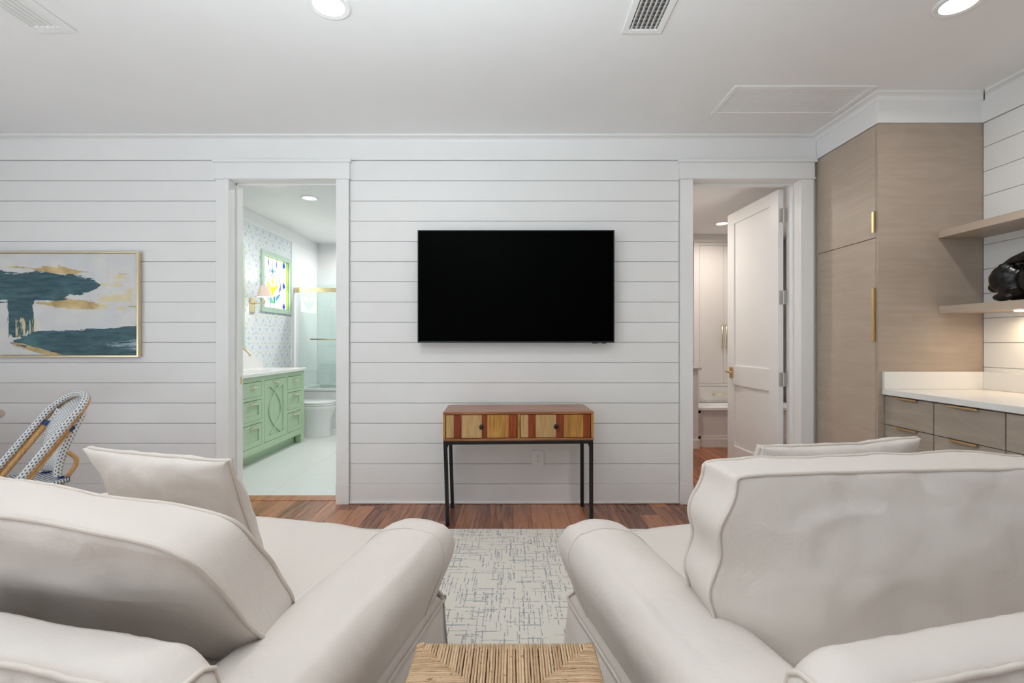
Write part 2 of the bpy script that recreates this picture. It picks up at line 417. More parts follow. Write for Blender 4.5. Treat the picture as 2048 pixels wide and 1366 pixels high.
# floor: planks along y
fl = B('floor', XL-.15, XR+.15, YB-.15, YW, -.12, -.012, M['sub']); struct(fl, 'reddish brown hardwood plank floor of the living room', 'floor')
PW = .128; _pm = {}
def plank(parent, x0, y0, y1, mat, w=PW):
    key = (round(y1-y0, 3), mat.name, w)
    if key not in _pm:
        bm = bmesh.new(); L = y1-y0; box(bm, .0006, w-.0006, -L/2+.0006, L/2-.0006, -.012, 0, .0009, 1)
        bmesh.ops.recalc_face_normals(bm, faces=bm.faces[:])
        me = bpy.data.meshes.new('floor_plank'); bm.to_mesh(me); bm.free(); _pm[key] = me
    o = link('floor_plank', _pm[key], mat, None, (x0, (y0+y1)/2, 0)); o.parent = parent
    o.matrix_parent_inverse = Matrix.Translation(parent.location).inverted()
    return o
rp = random.Random(3); x = -4.6; npl = 0
while x < 2.98:
    y = 3.66; first = True
    # joints only where they can be seen (near the television wall); the rest of the row is one long run
    L = rp.choice([.12, .2, .3, .42, .56, .8, 1.2])
    if -3.2 < x < 2.4:
        plank(fl, x, y-L, y, M['plank']); y -= L
        L2 = rp.choice([.7, .9, 1.2, 1.5]); plank(fl, x, y-L2, y, M['plank']); y -= L2
    y = round(y, 3)
    plank(fl, x, YB, y, M['plank']); x += PW
# threshold strips under the doors
th = BB('trim_10', [(DL[0], DL[1], 3.66, YW+.01, -.012, .004)], M['plank'], bev=.002); struct(th, 'wooden threshold strip at the bathroom doorway', 'trim')

# ------------------------------------------------------------------ open hall door
HX, HY = 2.155, 3.772
d = empty("door_1", (HX, HY, 0), R(2.8)); struct(d, 'open white two panel door with brass lever and nickel hinges', 'door')
# local: y along the leaf (hinge at 0), x = thickness from -.042 (side facing left) to 0
DW, TH, HT = .80, .042, 2.435
def dbox(nm, y0, y1, z0, z1, x0=-TH, x1=0, mat=None, bev=.002): return B(nm, x0, x1, y0, y1, z0, z1, mat or M['trim'], d, bev)
dbox('stile', 0, .125, .012, HT); dbox('stile', DW-.115, DW, .012, HT)
dbox('rail', .125, DW-.115, HT-.105, HT); dbox('rail', .125, DW-.115, .82, 1.0); dbox('rail', .125, DW-.115, .012, .25)
dbox('panel', .12, DW-.11, 1.0-.005, HT-.1, -TH+.014, -.014); dbox('panel', .12, DW-.11, .245, .825, -TH+.014, -.014)
hd = B('door_handle', -TH-.008, -TH, DW-.105, DW-.045, .885, .985, M['brass'], d, .002); hd['label'] = 'brass lever handle on a square plate'
bm = bmesh.new(); hc = Vector(((-TH*2-.008)/2, DW-.075, .885))
cyl(bm, Vector((-TH-.008, DW-.075, .945))-hc, Vector((-TH-.055, DW-.075, .945))-hc, .010, .009)
tube(bm, [Vector(p)-hc for p in ((-TH-.052, DW-.070, .945), (-TH-.058, DW-.10, .945), (-TH-.058, DW-.15, .944), (-TH-.055, DW-.185, .943))], [.0095, .0095, .008, .007], 10)
lv = build('lever', bm, M['brass'], hd, True)
for z in (.30, .925, 1.576, 2.228):
    h = B('hinge', -.036, -.001, -.0025, .0005, z-.055, z+.055, M['nickel'], d, .0008)
    bm = bmesh.new(); cyl(bm, (.019, .0, 0), (.019, .0, .11), .006, n=12); box(bm, .017, .050, -.012, -.009, 0, .11)
    build('hinge_knuckle', bm, M['nickel'], h)
# ------------------------------------------------------------------ ceiling fixtures
def can_light(x, y, z, r, watts, label, group, warm=False, col=(1, .975, .94), spread=170):
    e = empty('ceiling_light', (x, y, z)); tag(e, label, 'ceiling light', group)
    bm = bmesh.new(); lathe(bm, [(r, 0), (r, -.004), (r*.93, -.0085), (r*.72, -.006), (r*.70, -.001), (r*.70, 0)], 40); smooth_angle(build('trim_ring', bm, M['plastic'], e), 40)
    bm = bmesh.new(); lathe(bm, [(.0005, -.0045), (r*.55, -.004), (r*.70, -.002), (r*.70, -.0005)], 40); build('lens', bm, M['warmlens'] if warm else M['lens'], e, True)
    l = bpy.data.lights.new('lamp_glow', 'AREA'); l.shape = 'DISK'; l.size = r*1.3; l.energy = watts; l.color = col; l.spread = R(spread)
    lo = bpy.data.objects.new('lamp_glow', l); COL.objects.link(lo); lo.parent = e; lo.location = (0, 0, -.012)
    return e
can_light(-.845, 2.19, ZC, .098, 6, 'recessed ceiling light left of the slatted register', 'recessed ceiling lights')
can_light(2.05, 2.18, ZC, .098, 7, 'recessed ceiling light in front of the oak shelves', 'recessed ceiling lights')
def vent(x0, x1, y0, y1, nsl, slot, label, name='ceiling_vent', grid=False, border=.03):
    cx, cy = (x0+x1)/2, (y0+y1)/2
    e = empty(name, (cx, cy, ZC)); tag(e, label, 'air vent')
    hx, hy = (x1-x0)/2, (y1-y0)/2; b = border
    BB('frame', [(-hx, -hx+b, -hy, hy, -.008, 0), (hx-b, hx, -hy, hy, -.008, 0), (-hx+b, hx-b, -hy, -hy+b, -.008, 0), (-hx+b, hx-b, hy-b, hy, -.008, 0)], M['plastic'], e, .002)
    B('duct', -hx+b, hx-b, -hy+b, hy-b, -.0012, -.0004, slot, e)
    n = nsl; w = (2*hx-2*b)/n
    for i in range(n):
        xx = -hx+b+w*(i+.5); bm = bmesh.new()
        a = w*.30
        vs = [bm.verts.new(p) for p in ((-a, -hy+b, -.008), (a*.5, -hy+b, -.0015), (a*.8, -hy+b, -.0015), (-a*.7, -hy+b, -.009))]
        vt = [bm.verts.new((v.co.x, hy-b, v.co.z)) for v in vs]
        bm.faces.new(vs[::-1]); bm.faces.new(vt)
        for k in range(4): bm.faces.new((vs[k], vs[(k+1) % 4], vt[(k+1) % 4], vt[k]))
        build('slat', bm, M['plastic'], e, loc=(xx, 0, 0))
    if grid:
        yy = -hy+b+.012
        while yy < hy-b:
            B('damper_bar', -hx+b, hx-b, yy-.002, yy+.002, -.003, -.0013, M['nickel'], e); yy += .028
    return e
vent(-2.405, -2.18, 1.78, 2.38, 5, plain('duct_grey', (.45, .45, .45), .7), 'white linear ceiling vent at the far left of the ceiling', border=.045)
vent(.55, .749, 1.99, 2.387, 6, plain('duct_dark', (.10, .10, .105), .7), 'ceiling register with dark slots right of centre', grid=True)
# return grille: fine louvres across
e = empty('return_grille', (1.78, 3.055, ZC)); tag(e, 'wide white return air grille near the oak cabinet', 'air vent')
hx, hy, b = .43, .18, .03
BB('frame', [(-hx, -hx+b, -hy, hy, -.010, 0), (hx-b, hx, -hy, hy, -.010, 0), (-hx+b, hx-b, -hy, -hy+b, -.010, 0), (-hx+b, hx-b, hy-b, hy, -.010, 0)], M['plastic'], e, .003)
B('filter_back', -hx+b, hx-b, -hy+b, hy-b, -.0012, -.0004, plain('grille_back', (.80, .79, .78), .7), e)
n = 24; w = (2*hy-2*b)/n; me = None
for i in range(n):
    bm = bmesh.new(); box(bm, -hx+b, hx-b, -w*.40, w*.40, -.0055, -.0022)
    if me is None: o = build('louvre', bm, M['plastic'], e, loc=(0, -hy+b+w*(i+.5), 0)); me = o.data
    else: bm.free(); link('louvre', me, None, e, (0, -hy+b+w*(i+.5), 0))

# ------------------------------------------------------------------ bathroom
BX0, BX1, BY1 = -3.10, -.95, 7.55
def wallpaper():
    m = Mat('wallpaper', (.8,.8,.8), .7, 0, .2); x, y, z = m.wxyz()
    base = (.78, .82, .83)
    nz = m.noise(m.vec(x, y, z), 60, 3); nb_ = m.noise(m.vec(x, y, z), 26, 2)
    def cell(w, h, off, stag):
        r = (z + off)/h; ri = r.floor(); v = r.fract() - .5
        return (y/w + ri*stag).fract() - .5, v
    c = None
    # blue blossoms
    u, v = cell(.16, .110, 0., .5)
    d = ((u*3.4)**2.0 + (v*2.2)**2.0).sqrt() + (nz - .5)*.7
    c = m.mix(d.step(.55, .35)*.5, base, (.34, .48, .70))
    # small olive leaves as shallow arcs
    u, v = cell(.16, .110, .055, .5)
    arc = (v + (u*6.2832).cos()*.10).abs() + (nz - .5)*.30
    c = m.mix(arc.step(.09, .03)*nb_.step(.50, .60)*.7, c, (.42, .45, .30))
    u, v = cell(.095, .063, .03, .5)
    d = ((u*2.2)**2.0 + (v*2.4)**2.0).sqrt() + (nz - .5)*.9
    c = m.mix(d.step(.40, .22)*.55, c, (.40, .53, .66))
    u, v = cell(.0633, .063, .0, 0.)
    d = ((u*2.0)**2.0 + (v*4.2)**2.0).sqrt() + (nz - .5)*.9
    c = m.mix(d.step(.40, .22)*.45, c, (.48, .56, .45))
    m.color(c); return m.m
M['paper'] = wallpaper()
WY0, WY1, WZA, WZB = 5.915, 6.585, 1.66, 2.31     # stained window opening
wb = BB('wall_bathroom_left', [(BX0-.15, BX0, YW, WY0, 0, 2.62), (BX0-.15, BX0, WY1, 6.66, 0, 2.62), (BX0-.15, BX0, WY0, WY1, 0, WZA), (BX0-.15, BX0, WY0, WY1, WZB, 2.62)], M['paper'])
struct(wb, 'bathroom wall covered in blue and green floral wallpaper', 'wall')
o = BB('trim_11', [(BX0-.15, BX0+.012, YW, BY1, 2.62, ZC)], M['bathwall'], bev=.003); struct(o, 'white frieze above the floral wallpaper', 'trim')
o = BB('wall_bathroom_tub', [(BX0-.15, BX0+.012, 6.66, BY1, 0, 2.62)], M['bathwall']); struct(o, 'pale tiled side wall of the bathtub alcove', 'wall')
o = BB('wall_bathroom_back', [(BX0-.15, BX1+.15, BY1, BY1+.15, 0, ZC)], M['bathwall']); struct(o, 'pale back wall behind the bathtub', 'wall')
wtile = plain('glossy_wall_tile', (.84, .90, .895), .12, .5, .02, 5); tm = None
for i in range(7):
    for j in range(4):
        z0 = .56 + i*.30; x0 = BX0+.014 + j*.54
        if z0+.3 > 2.62: continue
        if tm is None:
            o = B('wall_tile', x0+.001, x0+.539, BY1-.008, BY1, z0+.001, z0+.299, wtile, None, .001, 1); tm = o.data; o.parent = bpy.data.objects['wall_bathroom_back']
        else: link('wall_tile', tm, None, bpy.data.objects['wall_bathroom_back'], (x0+.27, BY1-.004, z0+.001))
o = BB('wall_bathroom_right', [(BX1, BX1+.15, YW, BY1, 0, ZC)], M['bathwall']); struct(o, 'pale right wall of the bathroom', 'wall')
o = B('ceiling_bathroom', BX0-.15, BX1+.15, YW, BY1+.15, ZC, ZC+.12, M['bathwall']); struct(o, 'white bathroom ceiling', 'ceiling')
fb = B('floor_bathroom', BX0, BX1, YW, BY1, -.12, -.006, plain('grout', (.70, .73, .71), .8)); struct(fb, 'pale large tile floor of the bathroom', 'floor')
ftile = plain('floor_tile', (.76, .79, .765), .3, .4, .02, 4); tm = None
for i in range(4):
    for j in range(7):
        x0, y0 = BX0 + i*.6 - .05, YW + .01 + j*.6
        if tm is None: o = B('floor_tile', x0+.001, x0+.599, y0+.001, y0+.599, -.006, 0, ftile, None, .0008, 1); tm = o.data
        else: o = link('floor_tile', tm, None, None, (x0+.3, y0+.3, -.006))
        o.parent = fb; o.matrix_parent_inverse = Matrix.Translation(fb.location).inverted()
can_light(-2.19, 5.14, ZC, .095, 9, 'recessed ceiling light of the bathroom', 'recessed ceiling lights', col=(1, 1, 1))
can_light(-1.75, 6.3, ZC, .095, 9, 'added unseen ceiling light above the toilet side of the bathroom', 'recessed ceiling lights', col=(1, 1, 1))  # invented fixture out of view, put in to light the bathroom
can_light(-1.55, 4.45, ZC, .095, 5, 'added unseen ceiling light inside the bathroom doorway', 'recessed ceiling lights', col=(1, 1, 1))  # also invented and hidden by the wall, extra bathroom lighting
can_light(-2.1, 7.15, ZC, .095, 18, 'added unseen ceiling light above the bathtub', 'recessed ceiling lights', col=(1, 1, 1))  # hidden lamp added to brighten the shower glass and tiles
# stained glass window
w1 = empty('window_1', (BX0, (WY0+WY1)/2, WZA)); struct(w1, 'stained glass window with blue flowers and green leaves in a mint frame', 'window')
hw, hh = (WY1-WY0)/2, WZB-WZA; f = .062
BB('window_frame', [(0, .022, -hw-f, hw+f, -f, 0), (0, .022, -hw-f, hw+f, hh, hh+f), (0, .022, -hw-f, -hw, 0, hh), (0, .022, hw, hw+f, 0, hh)], M['greenframe'], w1, .003)
BB('reveal', [(-.034, 0, -hw, -hw+.006, 0, hh), (-.034, 0, hw-.006, hw, 0, hh), (-.034, 0, -hw, hw, 0, .006), (-.034, 0, -hw, hw, hh-.006, hh)], M['limereveal'], w1)
def glow(name, col, st): return emis(name, col, st)
pane = BB('pane', [(-.042, -.034, -hw, hw, 0, hh)], None, w1)
pm = Mat('stained_pane'); x, y, z = pm.wxyz()
ln = pm.noise(pm.vec(x, y, z), 6, 2); gr = ((ln - .62).clamp()*5.0).clamp()
colr = pm.mix(gr, (1, 1, .98), (.70, 1, .62)); lead = ((z/.125).fract() - .5).abs().gt(.488)
colr = pm.mix(lead*.3, colr, (.6, .6, .5)); pm.color(colr)
pm.t.links.new(colr.k, pm.b.inputs['Emission Color']); pm.b.inputs['Emission Strength'].default_value = 3.5
pane.data.materials.append(pm.m)
gb, gg, gl_ = glow('glass_blue', (.03, .06, .55), .45), glow('glass_green', (.05, .42, .06), .6), glow('glass_lime', (.55, .80, .02), .8)
def leafset(name, leaves, mat):
    """leaves: (u, v, len, wid, angle) in pane units (0..1, up); angle from up, clockwise"""
    bm = bmesh.new()
    for u, v, L, wd, an in leaves:
        c = Vector((-.0335, -hw + u*2*hw, v*hh)); L *= 1.45; wd *= 2.0; a = R(an); d = Vector((0, math.sin(a), math.cos(a))); s = Vector((0, math.cos(a), -math.sin(a)))
        pts = [c - d*L/2, c - d*L*.1 + s*wd/2, c + d*L/2, c - d*L*.1 - s*wd/2]
        q = [bm.verts.new(p) for p in pts] + [bm.verts.new(p + Vector((.004, 0, 0))) for p in pts]
        bm.faces.new(q[:4]); bm.faces.new(q[4:][::-1])
        for k in range(4): bm.faces.new((q[k], q[(k+1) % 4], q[4+(k+1) % 4], q[4+k]))
    o = build(name, bm, mat, w1); o['kind'] = 'stuff'
bl = []
for s in (-1, 1):
    for kk in range(7):
        t = kk/6; bl.append((.44 + s*(.27 + .05*math.sin(t*3.1)), .62 - t*.26, .05, .020, s*30))
    for kk in range(5):
        t = kk/4; bl.append((.44 + s*(.28 - .12*t), .30 - .10*t, .048, .022, -s*35))
    for kk in range(4): bl.append((.44 + s*(.15 + .02*(kk % 2)), .96 - kk*.035, .05, .02, s*25))
    for kk in range(5): bl.append((.44 + s*.07, .04 + kk*.045, .045, .018, s*40))
    bl += [(.44+s*.13, .58, .12, .022, s*-45), (.44+s*.30, .42, .05, .035, 0)]
for a in range(0, 360, 90): bl.append((.44 + .085*math.sin(R(a)), .75 + .085*math.cos(R(a)), .085, .045, a+180))
for v in (.93, .50, .07): bl += [(.90, v, .085, .045, 0), (.90, v, .06, .05, 90)]
leafset('blue_glass', bl, gb)
leafset('green_glass', [(.44, .75, .045, .04, 0), (.33, .20, .17, .05, -58), (.55, .20, .17, .05, 58), (.36, .40, .13, .03, -40), (.52, .40, .13, .03, 40)], gg)
leafset('lime_glass', [(.27, .50, .15, .035, -30), (.61, .50, .15, .035, 30), (.30, .43, .13, .03, -65), (.58, .43, .13, .03, 65), (.44, .45, .13, .05, 0), (.44, .34, .10, .05, 180), (.44, .56, .08, .06, 180), (.44, .27, .07, .04, 180)], gl_)
# vanity (front plane faces +x)
VX, VY0, VY1, VZ = -2.56, 4.43, 5.85, .875
v = empty('bathroom_vanity', (VX, VY0, 0)); tag(v, 'mint green bathroom vanity with brass pulls and interlaced arcs on its door', 'vanity')
LV = VY1-VY0; DV = VX-BX0-.008
BB('cabinet_body', [(-DV, -.022, 0, LV, .11, VZ)], M['green'], v)
# face frame around the openings
ys = [(.085, .425), (.48, .945), (.995, 1.335)]
ft = .0
BB('face_frame', [(-.022, 0, 0, .085-.003, .11, VZ), (-.022, 0, .428, .477, .11, VZ), (-.022, 0, .948, .992, .11, VZ), (-.022, 0, 1.338, LV, .11, VZ),
                  ] + [(-.022, 0, a-.003, b2+.003, VZ-.049, VZ) for a, b2 in ys] + [(-.022, 0, a-.003, b2+.003, .11, .176) for a, b2 in ys] +
   [(-.022, 0, a-.003, b2+.003, z, z+.032) for a, b2 in (ys[0], ys[2]) for z in (.406, .641)], M['green'], v)
BB('toe_kick', [(-DV, -.085, .02, LV-.02, 0, .11)], M['green'], v)
B('foot', -.07, 0, LV-.09, LV, 0, .115, M['green'], v, .002); B('foot', -.07, 0, 0, .09, 0, .115, M['green'], v, .002)
def pull(parent, y, z):
    bm = bmesh.new()
    for s in (-1, 1):
        tube(bm, [(.012, y+s*.004, z), (.018, y+s*.02, z+.001), (.022, y+s*.045, z+.003), (.018, y+s*.075, z+.002)], [.007, .006, .0045, .0025], 8)
    cyl(bm, (0, y, z), (.016, y, z), .007); cyl(bm, (0, y-.04, z), (.02, y-.04, z+.002), .004); cyl(bm, (0, y+.04, z), (.02, y+.04, z+.002), .004)
    return build('pull', bm, M['palebrass'], parent, True)
for a, b2 in (ys[0], ys[2]):
    for z0, z1, shaker in ((.18, .402, 1), (.44, .637, 1), (.675, .822, 0)):
        yc = (a+b2)/2
        dr = empty('drawer', (0, yc, z0)); dr.parent = v; hw2 = (b2-a)/2-.003; H = z1-z0-.002
        if shaker:
            s = .05
            BB('drawer_front', [(-.018, .001, -hw2, hw2, 0, s), (-.018, .001, -hw2, hw2, H-s, H), (-.018, .001, -hw2, -hw2+s, s, H-s), (-.018, .001, hw2-s, hw2, s, H-s), (-.018, -.010, -hw2+.002, hw2-.002, .002, H-.002)], M['green'], dr)
        else: BB('drawer_front', [(-.018, .001, -hw2, hw2, 0, H)], M['green'], dr, .001)
        pull(dr, 0, H-.03 if shaker else H/2+.02)
a, b2 = ys[1]; dd = empty('door', (0, (a+b2)/2, .18)); dd.parent = v; hw2 = (b2-a)/2-.001; H = .822-.18; s = .055
BB('door_front', [(-.018, .001, -hw2, hw2, 0, s), (-.018, .001, -hw2, hw2, H-s-.02, H), (-.018, .001, -hw2, -hw2+s, s, H-s-.02), (-.018, .001, hw2-s, hw2, s, H-s-.02), (-.018, -.009, -hw2+.002, hw2-.002, .002, H-.002)], M['green'], dd)
bm = bmesh.new()
for s2 in (-1, 1):
    pts = []
    for k in range(25):
        t = -1 + 2*k/24; pts.append((-.004, s2*(.125 - .235*t*t), H/2-.005 + t*(H/2-s-.01)))
    tube(bm, pts, .007, 8)
build('arc_moulding', bm, M['green'], dd, True)
pull(dd, 0, H-.035)
# vanity top, backsplash and basin
vt = empty('vanity_top', (VX, VY0, VZ)); tag(vt, 'white stone vanity top with curved backsplash', 'countertop')
B('slab', -DV, .02, -.015, LV+.015, 0, .032, M['quartz'], vt, .003)
bm = bmesh.new(); P = []
for k in range(33):
    t = k/32; yy = -.015 + t*(LV+.03); hgt = .10 + .14*(1/(1+math.exp((abs(t-.5)-.36)*38)))
    P.append((yy, hgt))
A = [bm.verts.new((-DV, yy, .032)) for yy, h_ in P]; A2 = [bm.verts.new((-DV, yy, .032+h_)) for yy, h_ in P]
C = [bm.verts.new((-DV+.02, yy, .032)) for yy, h_ in P]; C2 = [bm.verts.new((-DV+.02, yy, .032+h_)) for yy, h_ in P]
for k in range(32):
    bm.faces.new((C[k], C[k+1], C2[k+1], C2[k])); bm.faces.new((A2[k], C2[k], C2[k+1], A2[k+1])); bm.faces.new((A[k+1], A[k], A2[k], A2[k+1]))
bm.faces.new((A[0], C[0], C2[0], A2[0])); bm.faces.new((A[-1], A2[-1], C2[-1], C[-1]))
build('backsplash', bm, M['quartz'], vt)
bm = bmesh.new(); lathe(bm, [(.215, .033), (.21, .034), (.19, .0335), (.12, .0325), (.02, .0322), (.0005, .0322)], 36, c=(-.27, .70, 0)); build('basin_rim', bm, M['porcelain'], vt, True)
fa = empty('faucet', (VX-.42, 5.10, VZ+.032)); tag(fa, 'brass bathroom faucet with a curved spout', 'faucet')
bm = bmesh.new(); cyl(bm, (0, 0, 0), (0, 0, .02), .025); tube(bm, catmull([(0, 0, .01), (0, 0, .15), (.03, 0, .225), (.10, .0, .24), (.16, 0, .19), (.165, 0, .16)], 6), .011, 10); build('spout', bm, M['palebrass'], fa, True)
for s in (-1, 1):
    bm = bmesh.new(); cyl(bm, (0, s*.11, 0), (0, s*.11, .05), .018, .014); cyl(bm, (-.03, s*.11, .055), (.03, s*.11, .055), .008); build('tap_handle', bm, M['palebrass'], fa, True)
# mirror with green frame
mi = empty('mirror', (BX0, 4.95, 1.16)); tag(mi, 'rectangular bathroom mirror in a mint green frame', 'mirror')
BB('frame', [(.001, .035, -.50, -.46, 0, 1.20), (.001, .035, .46, .50, 0, 1.20), (.001, .035, -.46, .46, 0, .04), (.001, .035, -.46, .46, 1.16, 1.20)], M['green'], mi, .003)
mm = Mat('mirror_silver', (.85, .88, .87), .02, 1.0); x, y, z = mm.xyz(); mm.rough(mm.noise(mm.vec(x, y, z), 3, 1)*.01 + .01)
BB('mirror_glass', [(.001, .015, -.46, .46, .04, 1.16)], mm.m, mi)
# sconce
sc = empty('wall_sconce', (BX0, 5.66, 1.66)); tag(sc, 'brass wall sconce with a pleated shade beside the stained glass window', 'wall lamp')
BB('backplate', [(.001, .018, -.05, .05, -.09, .09)], M['palebrass'], sc, .003)
bm = bmesh.new(); tube(bm, [(.018, 0, .02), (.08, -.01, .02), (.165, -.03, .02), (.17, -.03, .03), (.17, -.03, .09)], .008, 8); build('arm', bm, M['palebrass'], sc, True)
bm = bmesh.new(); ringb, ringt = [], []
for k in range(64):
    t = 2*math.pi*k/64; j = .004*(1 if k % 2 else -1)
    ringb.append((.17 + (.08+j)*math.cos(t), -.03 + (.08+j)*math.sin(t), .095)); ringt.append((.17 + (.048+j*.6)*math.cos(t), -.03 + (.048+j*.6)*math.sin(t), .23))
loft(bm, [ringb, ringt], caps=False)
ms = Mat('pleated_shade', (.80, .62, .50), .8, 0, .1); ms.b.inputs['Emission Color'].default_value = (1, .80, .64, 1); ms.b.inputs['Emission Strength'].default_value = .25
x, y, z = ms.xyz(); ms.color(ms.mix(ms.noise(ms.vec(x, y, z), 60, 2), (.72, .60, .52), (.80, .70, .62)))
build('lamp_shade', bm, ms.m, sc)
bm = bmesh.new(); lathe(bm, [(.0005, .10), (.018, .105), (.022, .125), (.014, .15), (.0005, .16)], 16, c=(.17, -.03, 0)); build('bulb', bm, M['warmlens'], sc, True)
sl = bpy.data.lights.new('sconce_glow', 'POINT'); sl.energy = 2.5; sl.color = (1, .96, .91); sl.shadow_soft_size = .03
slo = bpy.data.objects.new('sconce_glow', sl); COL.objects.link(slo); slo.parent = sc; slo.location = (.17, -.03, .185)
# toilet (faces +x)
to = empty('toilet', (BX0+.02, 6.18, 0)); tag(to, 'white porcelain toilet beside the mint vanity', 'toilet')
def ell(cx, rx, ry, z, n=36, p=2.3):
    out = []
    for k in range(n):
        t = 2*math.pi*k/n; c, s = math.cos(t), math.sin(t)
        out.append((cx + rx*abs(c)**(2/p)*(1 if c > 0 else -1), ry*abs(s)**(2/p)*(1 if s > 0 else -1), z))
    return out
bm = bmesh.new(); loft(bm, [ell(.45, .27, .15, 0), ell(.45, .27, .15, .02), ell(.45, .262, .142, .08), ell(.455, .262, .145, .20), ell(.475, .272, .168, .29), ell(.50, .285, .19, .36), ell(.51, .295, .197, .395), ell(.51, .29, .193, .405)])
smooth_angle(build('bowl', bm, M['porcelain'], to), 60)
bm = bmesh.new(); loft(bm, [ell(.50, .286, .19, .408), ell(.50, .29, .194, .414), ell(.50, .29, .194, .424), ell(.50, .284, .19, .43)]); smooth_angle(build('seat', bm, M['porcelain'], to), 60)
bm = bmesh.new(); loft(bm, [ell(.50, .286, .19, .433), ell(.50, .29, .194, .438), ell(.50, .288, .192, .452), ell(.50, .26, .17, .462), ell(.50, .12, .08, .466)]); smooth_angle(build('lid', bm, M['porcelain'], to), 60)
BB('tank', [(0, .19, -.20, .20, .40, .76)], M['porcelain'], to, .02); BB('tank_lid', [(-.003, .20, -.208, .208, .762, .795)], M['porcelain'], to, .008)
BB('back_block', [(.01, .26, -.115, .115, 0, .405)], M['porcelain'], to, .02)
# bathtub + glass screen
tb = empty('bathtub', (BX0+.014, 6.70, 0)); tag(tb, 'white bathtub with a flat apron behind the toilet', 'bathtub')
TW = BX1-BX0-.018; TD = BY1-6.70-.010
B('apron', 0, TW, 0, .05, 0, .53, M['porcelain'], tb, .006)
BB('rim', [(0, TW, -.012, .10, .53, .562), (0, TW, TD-.08, TD, .53, .562), (0, .09, .10, TD-.08, .53, .562), (TW-.09, TW, .10, TD-.08, .53, .562)], M['porcelain'], tb, .006)
BB('basin', [(.05, TW-.05, .06, TD-.04, .12, .16), (.05, .09, .06, TD-.04, .16, .53), (TW-.09, TW-.05, .06, TD-.04, .16, .53), (.09, TW-.09, .05, .09, .16, .53), (.09, TW-.09, TD-.08, TD-.04, .16, .53)], M['porcelain'], tb, .004)
sg = empty('shower_screen', (BX0+.014, 6.76, .563)); tag(sg, 'clear glass sliding shower screen with a gold top rail and towel bar', 'shower screen')
B('glass_panel', .05, 1.10, -.004, .004, .004, 1.47, M['showerglass'], sg); B('glass_panel', 1.02, TW-.02, .022, .030, .004, 1.47, M['showerglass'], sg)
B('top_rail', 0, TW, -.018, -.006, 1.365, 1.425, M['palebrass'], sg, .002)
B('rail_bracket', 0, .05, -.034, -.004, 1.36, 1.43, M['palebrass'], sg, .003)
bm = bmesh.new(); cyl(bm, (.24, -.055, .695), (.95, -.055, .695), .010); cyl(bm, (.28, -.055, .695), (.28, -.004, .695), .007); cyl(bm, (.91, -.055, .695), (.91, -.004, .695), .007)
build('towel_bar', bm, M['palebrass'], sg, True)

# ------------------------------------------------------------------ hall behind the right doorway
HZ = 2.56
o = BB('wall_hall_left', [(.95, 1.10, YW, 6.6, 0, HZ)], M['hallwall']); struct(o, 'warm white left wall of the hall', 'wall')
o = BB('wall_hall_right', [(3.6, 3.75, YW, 6.6, 0, HZ)], M['hallwall']); struct(o, 'warm white right wall of the hall', 'wall')
o = BB('wall_hall_back', [(.95, 3.75, 6.48, 6.6, 0, HZ)], M['hallwall']); struct(o, 'warm white end wall of the hall', 'wall')
o = B('ceiling_hall', .95, 3.75, YW, 6.6, HZ, HZ+.1, M['ceil']); struct(o, 'low white ceiling of the hall', 'ceiling')
fh = B('floor_hall', .95, 3.75, YW, 6.6, -.12, -.012, M['sub']); struct(fh, 'reddish hardwood plank floor of the hall', 'floor')
x = .95
while x < 3.7:
    y0 = rp.choice([4.4, 4.7, 5.0, 5.3]); plank(fh, x, 3.66, y0, M['hallplank']); plank(fh, x, y0, 6.5, M['hallplank']); x += PW
can_light(2.37, 5.36, HZ, .085, 10, 'recessed warm ceiling light of the hall', 'recessed ceiling lights', warm=True, col=(1, .93, .85))
can_light(1.3, 4.7, HZ, .085, 12, 'added unseen warm ceiling light at the left end of the hall', 'recessed ceiling lights', warm=True, col=(1, .93, .85))  # hidden lamp added to light the left face of the open door
hc_ = empty('hall_cabinet', (2.28, 5.95, 0)); tag(hc_, 'tall warm white hall cabinet with long brass bar pulls', 'cabinet')
CW = 1.0
BB('cabinet_body', [(0, CW, .022, .52, 0, 2.47)], M['hallcab'], hc_)
BB('face_frame', [(0, .07, 0, .022, .47, 2.47), (.672, CW, 0, .022, .47, 2.47), (.07, .672, 0, .022, 2.43, 2.47), (.07, .672, 0, .022, .67, .70), (.07, .672, 0, .022, .47, .49)], M['hallcab'], hc_, .001)
BB('crown', [(-.02, CW+.02, -.03, .52, 2.47, HZ)], M['hallcab'], hc_, .004)
def bar_pull(parent, p0, p1, out=.03):
    bm = bmesh.new(); p0, p1 = Vector(p0), Vector(p1); o_ = Vector((0, -out, 0)); dr_ = (p1-p0).normalized()
    cyl(bm, p0+o_-dr_*.015, p1+o_+dr_*.015, .006, n=10); cyl(bm, p0, p0+o_, .005, n=8); cyl(bm, p1, p1+o_, .005, n=8)
    return build('bar_pull', bm, M['palebrass'], parent, True)
for a, b2, px_ in ((.073, .370, .345), (.373, .669, .398)):
    dd = empty('cabinet_door', (0, 0, .703)); dd.parent = hc_; H = 2.427-.703
    BB('door_front', [(a, b2, .004, .020, 0, H)], M['hallcab'], dd, .0015)
    bar_pull(dd, (px_, .004, 1.165-.703), (px_, .004, 1.43-.703))
dd = empty('drawer', (0, 0, .493)); dd.parent = hc_
BB('drawer_front', [(.073, .669, .004, .020, 0, .174)], M['hallcab'], dd, .0015); bar_pull(dd, (.24, .004, .075), (.50, .004, .075))
be = empty('hall_bench', (2.14, 5.50, 0)); tag(be, 'built-in hall bench with a light seat slab and panelled front', 'bench')
